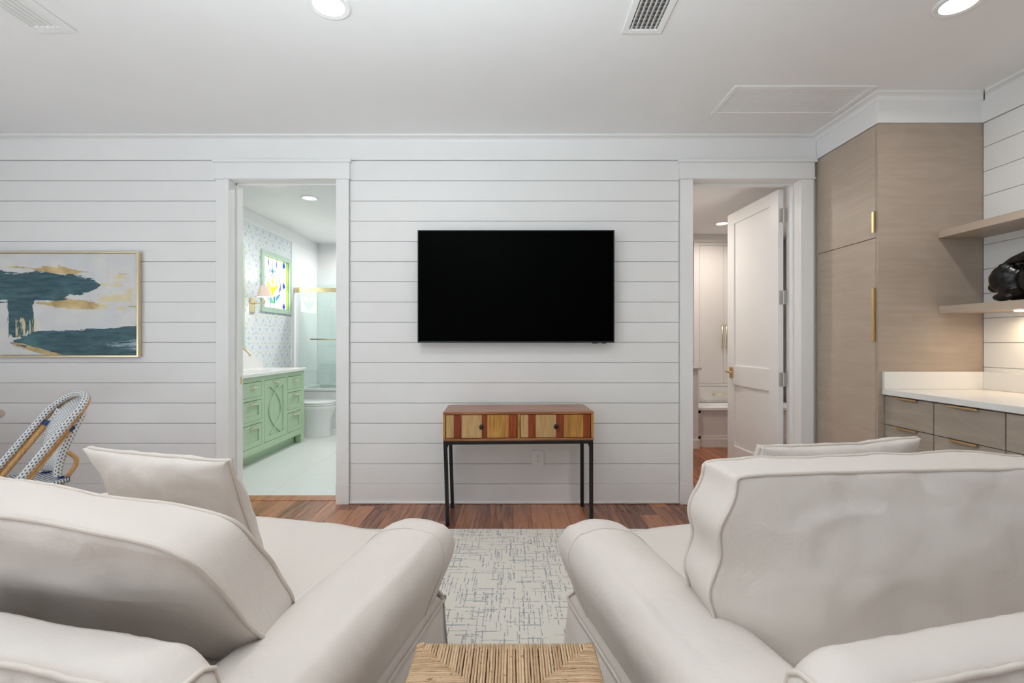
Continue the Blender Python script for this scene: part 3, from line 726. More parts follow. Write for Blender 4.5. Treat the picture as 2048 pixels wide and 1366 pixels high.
BB('bench_front', [(0, 1.3, .02, .042, .10, .43), (0, .05, .005, .02, .10, .43), (.40, .45, .005, .02, .10, .43), (0, 1.3, .005, .02, .395, .43), (0, 1.3, .005, .02, .10, .13)], M['hallcab'], be, .001)
BB('seat_slab', [(0, 1.3, -.012, .445, .43, .463)], M['trim'], be, .003); BB('bench_base', [(0, 1.3, 0, .03, 0, .10)], M['hallcab'], be, .002)
pw = empty('half_wall', (2.06, 5.44, 0)); tag(pw, 'narrow half height partition with a cap beside the hall bench', 'partition')
BB('partition_body', [(-.6, .075, 0, .50, 0, .905)], M['hallcab'], pw, .002); BB('cap', [(-.62, .105, -.03, .50, .905, .932)], plain('cap_wood', (.55, .50, .48), .4), pw, .003); BB('baseboard', [(-.6, .087, -.012, .0, 0, .10)], M['hallcab'], pw, .002)
# ------------------------------------------------------------------ oak built-ins
tc = empty('tall_cabinet', (XC, YC, 0)); tag(tc, 'tall limed oak cabinet with two stacked doors and brass edge pulls', 'cabinet')
LY, DX = YF-YC-.003, XR-XC
B('side_panel', .0, DX-.012, 0, .020, 0, 2.60, M['oakx'], tc, .001)
BB('cabinet_body', [(.024, DX-.012, .021, LY, .09, 2.60)], M['oak'], tc)
B('filler', .001, .022, LY-.018, LY, .09, 2.60, M['oak'], tc, .001)
for z0, z1, pz0, pz1 in ((.10, 1.882, 1.227, 1.565), (1.886, 2.596, 1.92, 2.053)):
    dd = empty('cabinet_door', (0, 0, z0)); dd.parent = tc
    B('door_front', .001, .022, .023, LY-.021, 0, z1-z0, M['oak'], dd, .001)
    pl_ = BB('edge_pull', [(-.003, .001, .021, .052, pz0-z0, pz1-z0), (-.014, .001, .0205, .0225, pz0-z0, pz1-z0)], M['brass'], dd, .0006)
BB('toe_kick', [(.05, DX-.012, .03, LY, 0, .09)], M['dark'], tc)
# base cabinets: three drawer stacks along the right wall
XD = 2.342
oak_d = wood('limed_oak_drawer', (.36, .30, .245), (.44, .375, .31), 1, .8, .42, .14, cathedral=True)
cols = [(2.64, 2.985), (2.255, 2.637), (1.50, 2.252)]
labs = ['oak drawer cabinet tucked against the tall cabinet', 'oak drawer cabinet in the middle under the white counter', 'oak drawer cabinet cut by the right picture edge']
for (y0, y1), lb in zip(cols, labs):
    c = empty('base_cabinet', (XD, y0, 0)); tag(c, lb, 'cabinet', 'drawer cabinets under the counter')
    Ly = y1-y0
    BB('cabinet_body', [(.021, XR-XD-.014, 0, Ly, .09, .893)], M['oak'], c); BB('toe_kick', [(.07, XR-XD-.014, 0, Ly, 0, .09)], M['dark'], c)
    for z0, z1 in ((.10, .400), (.404, .706), (.710, .886)):
        dr = empty('drawer', (0, 0, z0)); dr.parent = c
        B('drawer_front', 0, .02, .002, Ly-.002, 0, z1-z0, oak_d, dr, .001)
        pc, pw_ = (.5, .075) if Ly < .36 else (.53, .08)
        BB('edge_pull', [(-.016, .006, Ly*pc-pw_, Ly*pc+pw_, z1-z0-.001, z1-z0+.0015), (-.017, -.014, Ly*pc-pw_, Ly*pc+pw_, z1-z0-.008, z1-z0+.0015)], M['brass'], dr, .0006)
ct = empty('countertop', (2.325, 1.2, .895)); tag(ct, 'white stone countertop with low backsplash over the oak drawers', 'countertop')
B('slab', 0, XR-2.325-.014, 0, YC-1.2-.002, 0, .034, M['quartz'], ct, .002)
B('backsplash', .0, XR-2.325-.014, YC-1.2-.022, YC-1.2-.002, .0345, .143, M['quartz'], ct, .0015)
B('backsplash', XR-2.325-.034, XR-2.325-.014, 0, YC-1.2-.0225, .0345, .143, M['quartz'], ct, .0015)
for z0, lb in ((1.876, 'upper floating oak shelf on the shiplap wall'), (1.403, 'lower floating oak shelf holding the dark animal sculpture')):
    s = empty('floating_shelf', (2.68, 1.2, z0)); tag(s, lb, 'shelf', 'floating oak shelves')
    B('shelf_board', 0, XR-2.68-.014, 0, YC-1.2-.002, 0, .045, M['oak'], s, .0015)
    if z0 < 1.5:
        for yy in (2.66, 1.9):
            bm = bmesh.new(); lathe(bm, [(.034, 0), (.034, -.006), (.026, -.008), (.0005, -.008)], 24, c=(.18, yy-1.2, 0)); build('puck_light', bm, M['warmlens'], s, True)
            l = bpy.data.lights.new('puck_glow', 'AREA'); l.shape = 'DISK'; l.size = .05; l.energy = 1.0; l.color = (1, .74, .46); l.spread = R(160)
            lo = bpy.data.objects.new('puck_glow', l); COL.objects.link(lo); lo.parent = s; lo.location = (.18, yy-1.2, -.012)
# crouching rabbit sculpture (faces +y, away from the camera)
def sphere(bm, c, r, rot=0, n=16):
    mt = Matrix.Translation(c) @ Matrix.Rotation(rot, 4, 'X') @ Matrix.Diagonal((*r, 1))
    bmesh.ops.create_uvsphere(bm, u_segments=n*2, v_segments=n, radius=1, matrix=mt)
bm = bmesh.new()
sphere(bm, (0, -.16, .115), (.085, .17, .110), R(-8))         # body
sphere(bm, (.0, -.25, .10), (.095, .10, .105))               # haunch
sphere(bm, (0, .055, .125), (.074, .092, .088), R(-22))      # head
sphere(bm, (0, .118, .085), (.042, .040, .036))              # muzzle
sphere(bm, (0, .02, .07), (.070, .075, .062))                # chest
for s in (-1, 1):
    sphere(bm, (s*.045, .045, .022), (.026, .055, .024))     # paw
    sphere(bm, (s*.065, -.22, .05), (.04, .09, .055))        # hind leg
    sphere(bm, (s*.038, -.075, .232), (.026, .125, .026), R(-12))  # ear laid back
    sphere(bm, (s*.045, .045, .187), (.022, .024, .020))
    sphere(bm, (s*.055, .075, .135), (.016, .022, .018))
rb = build('animal_sculpture', bm, M['bronze'])
rb.location = (2.79, 2.61, 1.455); tag(rb, 'dark glossy crouching animal sculpture on the lower oak shelf', 'sculpture')
md = rb.modifiers.new('fuse', 'REMESH'); md.mode = 'VOXEL'; md.voxel_size = .006; md.use_smooth_shade = True
md = rb.modifiers.new('soften', 'SMOOTH'); md.iterations = 4; md.factor = .5
tx = bpy.data.textures.new('carving', 'CLOUDS'); tx.noise_scale = .035
md = rb.modifiers.new('carving', 'DISPLACE'); md.texture = tx; md.strength = .006; md.mid_level = .5

# ------------------------------------------------------------------ television
tv = empty('television', (.0, YF, 0)); tag(tv, 'large black wall mounted television switched off', 'television')
tyf = -.075; k = (YF+tyf)/950
x0, x1, z1, z0 = (835-1024)*k, (1229-1024)*k, CAMZ+(683-460)*k, CAMZ-(685.5-683)*k
BB('bezel', [(x0, x1, tyf, tyf+.028, z0, z0+.012), (x0, x1, tyf, tyf+.028, z1-.008, z1), (x0, x0+.008, tyf, tyf+.028, z0+.012, z1-.008), (x1-.008, x1, tyf, tyf+.028, z0+.012, z1-.008)], M['tvbezel'], tv, .0015)
BB('screen', [(x0+.008, x1-.008, tyf+.003, tyf+.026, z0+.012, z1-.008)], M['tvscreen'], tv)
BB('back_housing', [(x0+.12, x1-.12, tyf+.028, -.02, z0+.10, z1-.16)], M['tvbezel'], tv, .004)
BB('wall_mount', [(-.22, .36, -.02, -.0005, z0+.25, z1-.3)], M['black'], tv)
lg = BB('logo_tag', [(x1-.165, x1-.06, tyf-.001, tyf+.015, z0-.006, z0+.002)], M['tvbezel'], tv, .001); lg['label'] = 'small logo tab under the screen edge'
BB('logo', [(x1-.125, x1-.095, tyf-.0018, tyf-.0008, z0-.004, z0-.0005)], M['nickel'], tv)
# outlet
ou = empty('wall_outlet', (.197, YF-.0005, .276)); tag(ou, 'white double power outlet on the wall under the console table', 'outlet')
BB('cover_plate', [(-.045, .045, -.007, 0, 0, .129)], M['plastic'], ou, .003); BB('receptacle', [(-.0175, .0175, -.0095, -.006, .031, .098)], M['plastic'], ou, .001)
for zc in (.080, .049):
    BB('slot', [(-.008, -.0055, -.0098, -.0094, zc, zc+.009), (.0055, .008, -.0098, -.0094, zc, zc+.009), (-.0025, .0025, -.0098, -.0094, zc-.011, zc-.006)], M['slot'], ou)
# framed painting
PX1 = (276-1024)*(YF-.035)/950; pz0, pz1 = CAMZ-(714-683)*3.565/950, CAMZ+(683-503)*3.565/950
PWD = 1.22; pt = empty('framed_painting', (PX1, YF, pz0)); tag(pt, 'abstract teal white and gold painting in a thin gold frame', 'painting')
H = pz1-pz0; fw = .012
for nm, bx in (('frame_bar', (-PWD, 0, -.035, -.001, 0, fw)), ('frame_bar', (-PWD, 0, -.035, -.001, H-fw, H)), ('frame_bar', (-PWD, -PWD+fw, -.035, -.001, fw, H-fw)), ('frame_bar', (-fw, 0, -.035, -.001, fw, H-fw))):
    BB(nm, [bx], M['goldleaf'], pt, .001)
def painting():
    m = Mat('abstract_canvas', (.8,.8,.8), .55, 0, .3); x, y, z = m.xyz()
    a = x*(-1.0/.77) - .012; b = 1.0 - z*(1/.77) + .012
    ns = m.noise(m.vec(x*5, y, z*38), 1.0, 6, .7)        # streaky along x
    nv = m.noise(m.vec(x*34, y, z*5), 1.0, 4, .65)        # streaky along z
    nn = m.noise(m.vec(x, y, z), 7, 5, .6)
    big = m.noise(m.vec(x*2.2, y, z*3.5), 1.5, 4, .6)
    base = m.mix(nn.step(.35, .7), (.66, .67, .68), (.74, .74, .71)); base = m.mix(big.step(.5, .7)*.6, base, (.62, .68, .75))
    teal = m.mix(ns.step(.35, .68), (.035, .085, .105), (.085, .165, .195)); teal = m.mix(big.step(.52, .72)*.6, teal, (.10, .24, .25))
    gold = m.mix(nn.step(.3, .7), (.44, .30, .14), (.70, .56, .28)); pale = m.mix(nn.step(.3, .7), (.66, .56, .30), (.76, .68, .44))
    e = (ns - .5)*.22 + (nn - .5)*.10
    # pale gold flecks on the right
    g2 = (((a - .22)*1.0).abs().lt(.17))*((b - .38).abs().lt(.17)); fleck = (m.noise(m.vec(x*5, y, z*17), 1.0, 4, .6)).step(.49, .56)*g2
    c = m.mix(fleck*.9, base, pale)
    # gold ribbon under the upper stroke
    gy = b - .50 + (a - .6)*.04; gh = ((a - .66)*2.9); gh = (1.0 - gh*gh).max(0.0)*.045
    c = m.mix((gy.abs() + e*.6 + (big - .5)*.05).lt(gh), c, gold)
    gy = b - .165 - (a-.75)*-.06; gh = ((a - .78)*4.0); gh = (1.0 - gh*gh).max(0.0)*.04
    c = m.mix((gy.abs() + e*.6 + (big - .5)*.05).lt(gh), c, gold)
    # upper teal stroke
    t = ((a - .36)/.55 + (ns-.5)*.55).clamp(); half = t.sqrt()*.145
    up = ((b - .315 - (t-.5)*.02).abs() + e).lt(half - .004)
    c = m.mix(up*a.gt(.30), c, teal)
    # dripping column
    col = ((a - 1.14).abs() + (nv - .5)*.12).lt(.125)*b.gt(.40)*((b - .40)*1.1 - .02).lt(nv)
    c = m.mix(col*b.lt(.82), c, teal)
    gc = ((a - 1.09).abs().lt(.10))*((b - .74 + (nv-.5)*.3).abs().lt(.08))*nv.gt(.5); c = m.mix(gc*.9, c, pale)
    # lower teal mass
    top = .71 + (a*.055) + ((a - 1.0).max(0.0))*.35; bot = 1.06 - ((a - .55).max(0.0))*.27
    low = (b + e*.55).gt(top)*(b + e*.3).lt(bot)*a.lt(1.30); c = m.mix(low, c, teal)
    hl = ((b - .89).abs() + e*.9 + (a*.18)).lt(.062); c = m.mix(hl*ns.step(.42, .6)*.85, c, (.52, .64, .71))
    gb2 = (b + e*.2 - bot).abs().lt(.022)*((a - .98).abs().lt(.24)); c = m.mix(gb2*ns.gt(.42), c, gold)
    m.color(c); m.bump(ns*.6 + nv*.4, .25, .002); return m.m
BB('canvas', [(-PWD+fw+.003, -fw-.003, -.028, -.003, fw+.003, H-fw-.003)], painting(), pt)
BB('shadow_gap', [(-PWD+fw, -fw, -.012, -.002, fw, H-fw)], M['dark'], pt)

# ------------------------------------------------------------------ console table
cl = empty('console_table', (.045, 3.17, 0), R(1.9)); tag(cl, 'wooden console table with striped drawer fronts and black metal legs', 'table')
hw, dp = .503, .37; zt, zb = .757, .565
B('top_board', -hw, hw, 0, dp, zt-.016, zt, M['tabletop'], cl, .0015)
B('bottom_board', -hw, hw, 0, dp, zb, zb+.016, M['tabletop'], cl, .0015)
B('side_board', -hw, -hw+.016, 0, dp, zb+.016, zt-.016, M['s_yel'], cl, .0015); B('side_board', hw-.016, hw, 0, dp, zb+.016, zt-.016, M['s_yel'], cl, .0015)
B('divider', -.008, .008, 0, dp, zb+.016, zt-.016, M['s_yel'], cl, .001); B('back_board', -hw+.016, hw-.016, dp-.01, dp, zb+.016, zt-.016, M['tabletop'], cl)
B('drawer_recess', -hw+.016, hw-.016, .03, .04, zb+.016, zt-.016, M['dark'], cl)
def table_drawer(x0, x1, strips):
    dr = empty('drawer', ((x0+x1)/2, 0, zb+.016)); dr.parent = cl; w = x1-x0-.008; z1 = zt-zb-.032
    tot = sum(s for s, _ in strips); x = -w/2
    for s, mt in strips:
        ww = w*s/tot; B('wood_strip', x+.0003, x+ww-.0003, .002, .020, .004, z1-.004, M[mt], dr, .0006, 1); x += ww
    bm = bmesh.new(); lathe(bm, [(.0005, -.030), (.012, -.029), (.0165, -.023), (.015, -.016), (.008, -.011), (.007, .002)], 20, 'Y', (0, 0, z1/2+.0)); build('knob', bm, M['black'], dr, True)
table_drawer(-hw+.016, -.008, [(72, 's_tan'), (71, 's_red'), (192, 's_tan'), (50, 's_red'), (205, 's_yel'), (75, 's_red')])
table_drawer(.008, hw-.016, [(73, 's_tan'), (70, 's_red'), (192, 's_tan'), (75, 's_red'), (185, 's_yel'), (70, 's_red')])
BB('metal_frame', [(-hw+.002, hw-.002, .002, .026, zb-.024, zb-.0005), (-hw+.002, hw-.002, dp-.026, dp-.002, zb-.024, zb-.0005), (-hw+.002, -hw+.026, .026, dp-.026, zb-.024, zb-.0005), (hw-.026, hw-.002, .026, dp-.026, zb-.024, zb-.0005)], M['black'], cl, .001)
for sx in (-1, 1):
    for yy in (.002, dp-.026):
        x0 = -hw+.002 if sx < 0 else hw-.026; tilt = .016 if sx < 0 else 0
        bm = bmesh.new(); vs = box(bm, x0, x0+.024, yy, yy+.024, 0, zb-.024)
        for q in vs:
            if q.co.z < .1: q.co.x += tilt
        lg_ = build('leg', bm, M['black'], cl)
        bm = bmesh.new(); xx = x0+.024 if sx < 0 else x0; s = 1 if sx < 0 else -1
        q = [bm.verts.new(p) for p in ((xx, yy+.004, zb-.024), (xx+s*.010, yy+.004, zb-.024), (xx+s*.007, yy+.004, zb-.036), (xx, yy+.004, zb-.05))]
        q2 = [bm.verts.new(p.co + Vector((0, .016, 0))) for p in q]
        bm.faces.new(q); bm.faces.new(q2[::-1])
        for i in range(4): bm.faces.new((q[i], q[(i+1) % 4], q2[(i+1) % 4], q2[i]))
        build('corner_gusset', bm, M['black'], lg_)

# ------------------------------------------------------------------ rug
def rug():
    m = Mat('crosshatch_rug', (.7,.68,.62), .95, 0, .05); x, y, z = m.wxyz()
    wob = m.noise(m.vec(x, y, z), 9, 2); jit = m.noise(m.vec(x, y, z), 90, 2)
    acc = None
    dens = m.noise(m.vec(x, y, z), 2.2, 3, .6)
    for k, (u, v, pu, pv, thr, seed) in enumerate(((x, y, .013, .15, .84, 0), (y, x, .013, .17, .84, 9), (x, y, .021, .09, .80, 23), (y, x, .023, .11, .80, 41), (x, y, .009, .06, .90, 77))):
        uu = (u + (wob - .5)*.012 + (jit-.5)*.003)/pu; ui = uu.floor(); uf = (uu.fract() - .5).abs()
        r1 = m.white(m.vec(ui, seed + .5, 3.0)); vv = (v + r1*pv*3 + (jit - .5)*.02)/pv; vi = vv.floor(); vf = (vv.fract() - .5).abs()
        r2 = m.white(m.vec(ui, vi, seed + 1.5))
        on = r2.gt((dens*-.40) + (thr + .185))*uf.lt(.12 + (.0005/pu))*vf.lt(.47)
        acc = on if acc is None else acc.max(on)
    fuzz = m.noise(m.vec(x, y, z), 260, 2); brk = m.noise(m.vec(x, y, z), 60, 3).step(.36, .52)
    base = m.mix(fuzz, (.76, .71, .63), (.90, .85, .77)); ink = m.mix(wob, (.27, .29, .31), (.36, .37, .39))
    m.color(m.mix(acc*brk*.88, base, ink)); m.bump(fuzz, .5, .004); return m.m
rg = B('area_rug', -2.2, 2.2, .2, 3.085, .0005, .012, rug(), None, .004); tag(rg, 'ivory area rug with grey blue crosshatch strokes', 'rug')
# ------------------------------------------------------------------ slipcovered sofas
def fold(p, f=6.0, seed=0.0):
    p = Vector(p); return noise.fractal(Vector((p.x*f+seed, p.y*f-seed, p.z*f+seed*.5)), 1.0, 2.0, 3)
def ridge(p, f, seed):
    n = noise.noise(Vector((p[0]*f+seed, p[1]*f-seed, p[2]*f))); return 1-abs(n)*2
def sofa(name, loc, rz, label):
    """local: x right, y forward, origin at floor under the middle of the rear edge (f = .50)"""
    e = empty(name, loc, rz); tag(e, label, 'sofa', 'ivory slipcovered sofas')
    HW = .80; z0 = .017
    # base box and skirt
    def loop(x, ya, yb, z, wave, n=160, r=.05):
        out = []; per = [(-x, ya), (x, ya), (x, yb), (-x, yb)]
        for s in range(4):
            a, b = Vector(per[s]), Vector(per[(s+1) % 4])
            for k in range(n//4):
                t = k/(n//4); q = a.lerp(b, t); d = (b-a).normalized(); nr = Vector((d.y, -d.x))
                L = (b-a).length; dd = min(t, 1-t)*L; rnd = max(0, r-dd); ins = r - math.sqrt(max(0, r*r-rnd*rnd)) if rnd > 0 else 0
                wv = wave*noise.noise(Vector((q.x*7, q.y*7, 4.2)))
                q = q + nr*(wv - ins); out.append((q.x, q.y, z))
        return out
    bm = bmesh.new(); loft(bm, [loop(.735, .05, 1.13, .10, 0), loop(.748, .022, 1.148, .29, .004), loop(.747, .022, 1.148, .306, .004), loop(.72, .06, 1.12, .34, 0)]); build('base', bm, M['cloth'], e, True)
    bm = bmesh.new(); loft(bm, [loop(.748, .02, 1.150, .305, .004), loop(.752, .012, 1.158, .22, .012), loop(.758, .004, 1.172, .12, .02), loop(.766, -.004, 1.19, z0, .026)], caps=False)
    sk = build('skirt', bm, M['cloth'], e, True); sm = sk.modifiers.new('thick', 'SOLIDIFY'); sm.thickness = .004
    bm = bmesh.new(); tube(bm, loop(.751, .017, 1.153, .306, .004), .0055, 8, True); build('skirt_piping', bm, M['piping'], sk, True)
    # arms: lofted rounded profile
    prof = [(.720,.285),(.738,.34),(.765,.41),(.790,.47),(.800,.515),(.793,.555),(.768,.588),(.73,.603),(.68,.610),(.63,.606),(.585,.592),(.545,.566),(.51,.53),(.475,.49),(.455,.45),(.455,.30)]
    prof = catmull([(a, 0, b) for a, b in prof], 3)
    for s in (1, -1):
        bm = bmesh.new(); rings = []; N = 44; cxp, czp = .63, .40
        for i in range(N+1):
            t = i/N; y = .10 + t*1.06; k = 1.0; yy = y
            if t > .86: q = (t-.86)/.14; k = math.sqrt(max(0, 1-q*q*.90)); yy = .10+.86*1.06 + math.sin(q*math.pi/2)*.135
            if t < .06: k = .9 + .1*t/.06
            ring = []
            for a, _, b in prof:
                x = cxp + (a-cxp)*(.35+.65*k); z = czp + (b-czp)*k
                w = .0055*fold((s*x*1.4, yy*.55, z*2.0), 5.5, 3.1*s) + (.004*max(0, ridge((x*.6, yy*.7, z*2.2), 6, 1.7*s)-.6) if a > .74 else 0)
                w -= .010*math.exp(-((yy-.62)/.35)**2)*(1 if a < .75 else 0)
                ring.append((s*(x + w*.4), yy, z + w))
            rings.append(ring)
        loft(bm, rings); a_ = build('arm', bm, M['cloth'], e, True)
        bm = bmesh.new(); pp = [rings[36][j] for j in range(len(prof)-6)]
        c = Vector((s*cxp, rings[36][0][1], czp)); tube(bm, [Vector(p)+(Vector(p)-c).normalized()*.0005 for p in pp], .0035, 8); build('arm_piping', bm, M['cloth'], a_, True)
    # seat cushion
    bm = bmesh.new(); seat = Cush([(-.52, .14, .32), (.52, .14, .32), (.52, .14, .49), (-.52, .14, .49), (-.52, 1.205, .32), (.52, 1.205, .32), (.52, 1.205, .485), (-.52, 1.205, .485)], (.0, .022, .03), .05, .004, 2.0)
    seat.mesh(bm, 40, 10, 40); build('seat_cushion', bm, M['cloth'], e, True)
    # back rest
    HB = .70
    def bprof(x):
        k = abs(x)/HB; drop = .0 if k < .9 else .035*((k-.9)/.1)**2
        zt = .73 - drop
        return [(.205, .34), (.185, .50), (.172, .62), (.168, zt-.045), (.160, zt-.012), (.140, zt), (.105, zt+.001), (.075, zt-.004), (.058, zt-.016), (.050, zt-.04), (.045, .60), (.035, .45), (.03, .30)]
    bm = bmesh.new(); rings = []; NX = 120
    for i in range(NX+1):
        x = -HB + 2*HB*i/NX; ring = []
        for j, (y, z) in enumerate(bprof(x)):
            g = 0
            if j >= 9: g = .010*math.sin(x*95 + 2.5*noise.noise(Vector((x*9, z*2, 0))))*min(1, (j-8.5)/2)
            w = .005*fold((x*1.2, y*2, z*1.2), 7, 9.3) + .004*max(0, ridge((x*2.6+z*1.5, y, z*.5), 5, 4.4)-.55)*(1 if j < 10 else 0)
            ring.append((x, y - g, z + w*.7))
        rings.append(ring)
    def endring(i, k, dx):
        c = Vector((0, .12, .45)); out = []
        for p in rings[i]: out.append((p[0]+dx, c.y + (p[1]-c.y)*k, c.z + (p[2]-c.z)*(.5+.5*k)))
        return out
    rings = [endring(0, .55, -.02), endring(0, .85, -.014)] + rings + [endring(NX, .85, .014), endring(NX, .55, .02)]
    loft(bm, rings); bk = build('back_rest', bm, M['cloth'], e, True)
    bm = bmesh.new(); tube(bm, [Vector(r[8])+Vector((0, -.002, .002)) for r in rings[2:-2]], .0055, 8); build('back_piping', bm, M['piping'], bk, True)
    for s in (-1, 1):
        bm = bmesh.new(); i = 2 if s < 0 else len(rings)-3; tube(bm, [Vector(p)+Vector((s*.002, 0, .001)) for p in rings[i][2:10]], .005, 8); build('end_piping', bm, M['piping'], bk, True)
    for sx in (-.68, .68):
        for yy in (.10, 1.08):
            bm = bmesh.new(); cyl(bm, (sx, yy, z0), (sx, yy, .11), .02, .03); build('foot', bm, M['tabletop'], e)
    return e
class Cush:
    """box cushion through 8 corners: near bl, br, tr, tl then far bl, br, tr, tl. bulge=(u,v,w) along the cushion's axes"""
    def __init__(s, c, bulge, cr=.06, wr=.004, seed=0., warp=None, p=.62, fq=5.0, pinch=0.0):
        s.c = [Vector(q) for q in c]; s.b, s.cr, s.wr, s.seed, s.warp, s.p, s.fq, s.pinch = bulge, cr, wr, seed, warp, p, fq, pinch
        c = s.c
        s.U = ((c[1]+c[2]+c[5]+c[6]) - (c[0]+c[3]+c[4]+c[7])).normalized(); s.V = ((c[2]+c[3]+c[6]+c[7]) - (c[0]+c[1]+c[4]+c[5])).normalized()
        s.W = ((c[4]+c[5]+c[6]+c[7]) - (c[0]+c[1]+c[2]+c[3])).normalized()
    def at(s, u, v, w, wr=1.0):
        f = lambda t: max(0.0, 4*t*(1-t))**s.p
        uu, vv = 2*u-1, 2*v-1; k = 1 - s.cr*(abs(uu)**5)*(abs(vv)**5)
        u1, v1 = .5+uu*k/2, .5+vv*k/2
        c = s.c; L = lambda a, b, t: a + (b-a)*t
        n = L(L(c[0], c[1], u1), L(c[3], c[2], u1), v1); fr = L(L(c[4], c[5], u1), L(c[7], c[6], u1), v1)
        q = L(n, fr, w)
        q = q + s.U*(s.b[0]*uu*f(v)*(.55+.45*f(w))) + s.V*(s.b[1]*vv*f(u)*(.55+.45*f(w))) + s.W*(s.b[2]*(2*w-1)*f(u)*f(v))
        if s.pinch: q = q - s.U*(s.pinch*uu*f(v)*(1-f(w)*.0)) - s.V*(s.pinch*vv*f(u))
        if s.warp: q = q + Vector(s.warp(u, v, w))
        d = s.wr*wr*(fold(q*1.0, s.fq, s.seed) + .8*max(0, ridge((q.x*.8+q.z*.5, q.y, q.z*1.6), s.fq*.9, s.seed)-.55))
        return q + (s.W*(2*w-1) + s.V*.5*vv)*d
    def mesh(s, bm, nu=40, nv=30, nw=10):
        cache = {}
        def vert(u, v, w):
            key = (round(u, 5), round(v, 5), round(w, 5))
            if key not in cache: cache[key] = bm.verts.new(s.at(u, v, w))
            return cache[key]
        def grid(fn, na, nb):
            for i in range(na):
                for j in range(nb):
                    bm.faces.new([vert(*fn(a/na, b/nb)) for a, b in ((i, j), (i+1, j), (i+1, j+1), (i, j+1))])
        for w in (0., 1.): grid(lambda a, b: (a, b, w), nu, nv)
        for v in (0., 1.): grid(lambda a, b: (a, v, b), nu, nw)
        for u in (0., 1.): grid(lambda a, b: (u, a, b), nv, nw)
    def pipe(s, bm, w, r=.006, n=40):
        pts = []
        for k in range(n): pts.append((k/n, 0., w))
        for k in range(n): pts.append((1., k/n, w))
        for k in range(n): pts.append((1-k/n, 1., w))
        for k in range(n): pts.append((0., 1-k/n, w))
        ctr = s.at(.5, .5, .5, 0)
        P = [s.at(*q) for q in pts]
        # smooth the cord a little
        for _ in range(1): P = [(P[i-1] + P[i]*2 + P[(i+1) % len(P)])/4 for i in range(len(P))]
        P = [p + (p-ctr).normalized()*.0015 for p in P]
        tube(bm, P, r, 8, True)
TH_ = R(12.6); CA, SA = math.cos(TH_), math.sin(TH_)
def Lw(r, f, z): return Vector((r*CA + f*SA, -r*SA + f*CA, z))          # left sofa axes -> world
def Rw(r, f, z): return Vector((r*CA - f*SA, r*SA + f*CA, z))
lo_ = Lw(-1.355, .50, 0); ro_ = Rw(1.315, .50, 0)
sofa('sofa', (lo_.x, lo_.y, 0), -TH_, 'ivory slipcovered sofa left of the rush stool')
sofa('sofa', (ro_.x, ro_.y, 0), TH_, 'ivory slipcovered sofa right of the rush stool')
def cushion(name, C, label, group, cat='cushion', pipes=(0., 1.), r=.0048, n=(56, 40, 12), pm='piping'):
    org = C.at(.5, 0, .5, 0); bm = bmesh.new(); C.mesh(bm, *n)
    for vv in bm.verts: vv.co -= org
    o = build(name, bm, M['cloth'], None, True, loc=org); tag(o, label, cat, group)
    for w in pipes:
        bm = bmesh.new(); C.pipe(bm, w, r)
        for vv in bm.verts: vv.co -= org
        build('piping', bm, M[pm], o, True)
    return o
# left back cushion: slumped, leaning towards the camera
lc = Cush([Lw(-1.85, .90, .505), Lw(-.735, .95, .478), Lw(-.745, .69, .862), Lw(-1.82, .70, .88), Lw(-1.85, 1.08, .53), Lw(-.80, 1.085, .525), Lw(-.79, .85, .855), Lw(-1.82, .85, .89)],
          (.0, .038, .045), .07, .013, 5.0, None, .55, 5)
cushion('back_cushion', lc, 'slouched ivory box back cushion with piping on the left sofa', 'back cushions')
def sm(t): t = max(0., min(1., t)); return t*t*(3-2*t)
rc = Cush([Rw(.672, .955, .565), Rw(1.86, .955, .565), Rw(1.86, .945, .87), Rw(.725, .945, .922), Rw(.715, 1.13, .56), Rw(1.86, 1.13, .56), Rw(1.86, 1.085, .88), Rw(.735, 1.075, .922)],
          (.008, .006, .028), .025, .014, 11.0,
          lambda u, v, w: Rw(.009*math.sin(v*15+1.0)*max(0, 1-u*6), -.10*sm(u/.2)*(1-v)**1.4*(1-w), -.08*sm(u/.2)*(1-v)**2), .55, 4.5)
cushion('back_cushion', rc, 'upright ivory box back cushion with piping on the right sofa', 'back cushions')
# throw pillows behind the cushions
lp = Cush([Lw(-1.46, 1.25, .50), Lw(-1.01, 1.22, .53), Lw(-.945, 1.00, .935), Lw(-1.46, 1.02, .94), Lw(-1.46, 1.275, .50), Lw(-1.01, 1.245, .53), Lw(-.945, 1.025, .94), Lw(-1.46, 1.045, .945)],
          (.0, .0, .075), .05, .012, 21., None, .62, 6, pinch=.026)
cushion('throw_pillow', lp, 'ivory throw pillow leaning behind the slouched left cushion', 'throw pillows', 'pillow', (.5,), .0048, (44, 44, 4))
rpw = Cush([Rw(1.03, 1.36, .535), Rw(1.66, 1.36, .535), Rw(1.635, 1.20, .925), Rw(1.045, 1.24, .912), Rw(1.03, 1.385, .535), Rw(1.66, 1.385, .535), Rw(1.635, 1.225, .93), Rw(1.045, 1.265, .917)],
          (.0, .0, .065), .05, .012, 31., None, .62, 6, pinch=.022)
cushion('throw_pillow', rpw, 'ivory throw pillow peeking over the right sofa cushion', 'throw pillows', 'pillow', (.5,), .0048, (44, 44, 4))

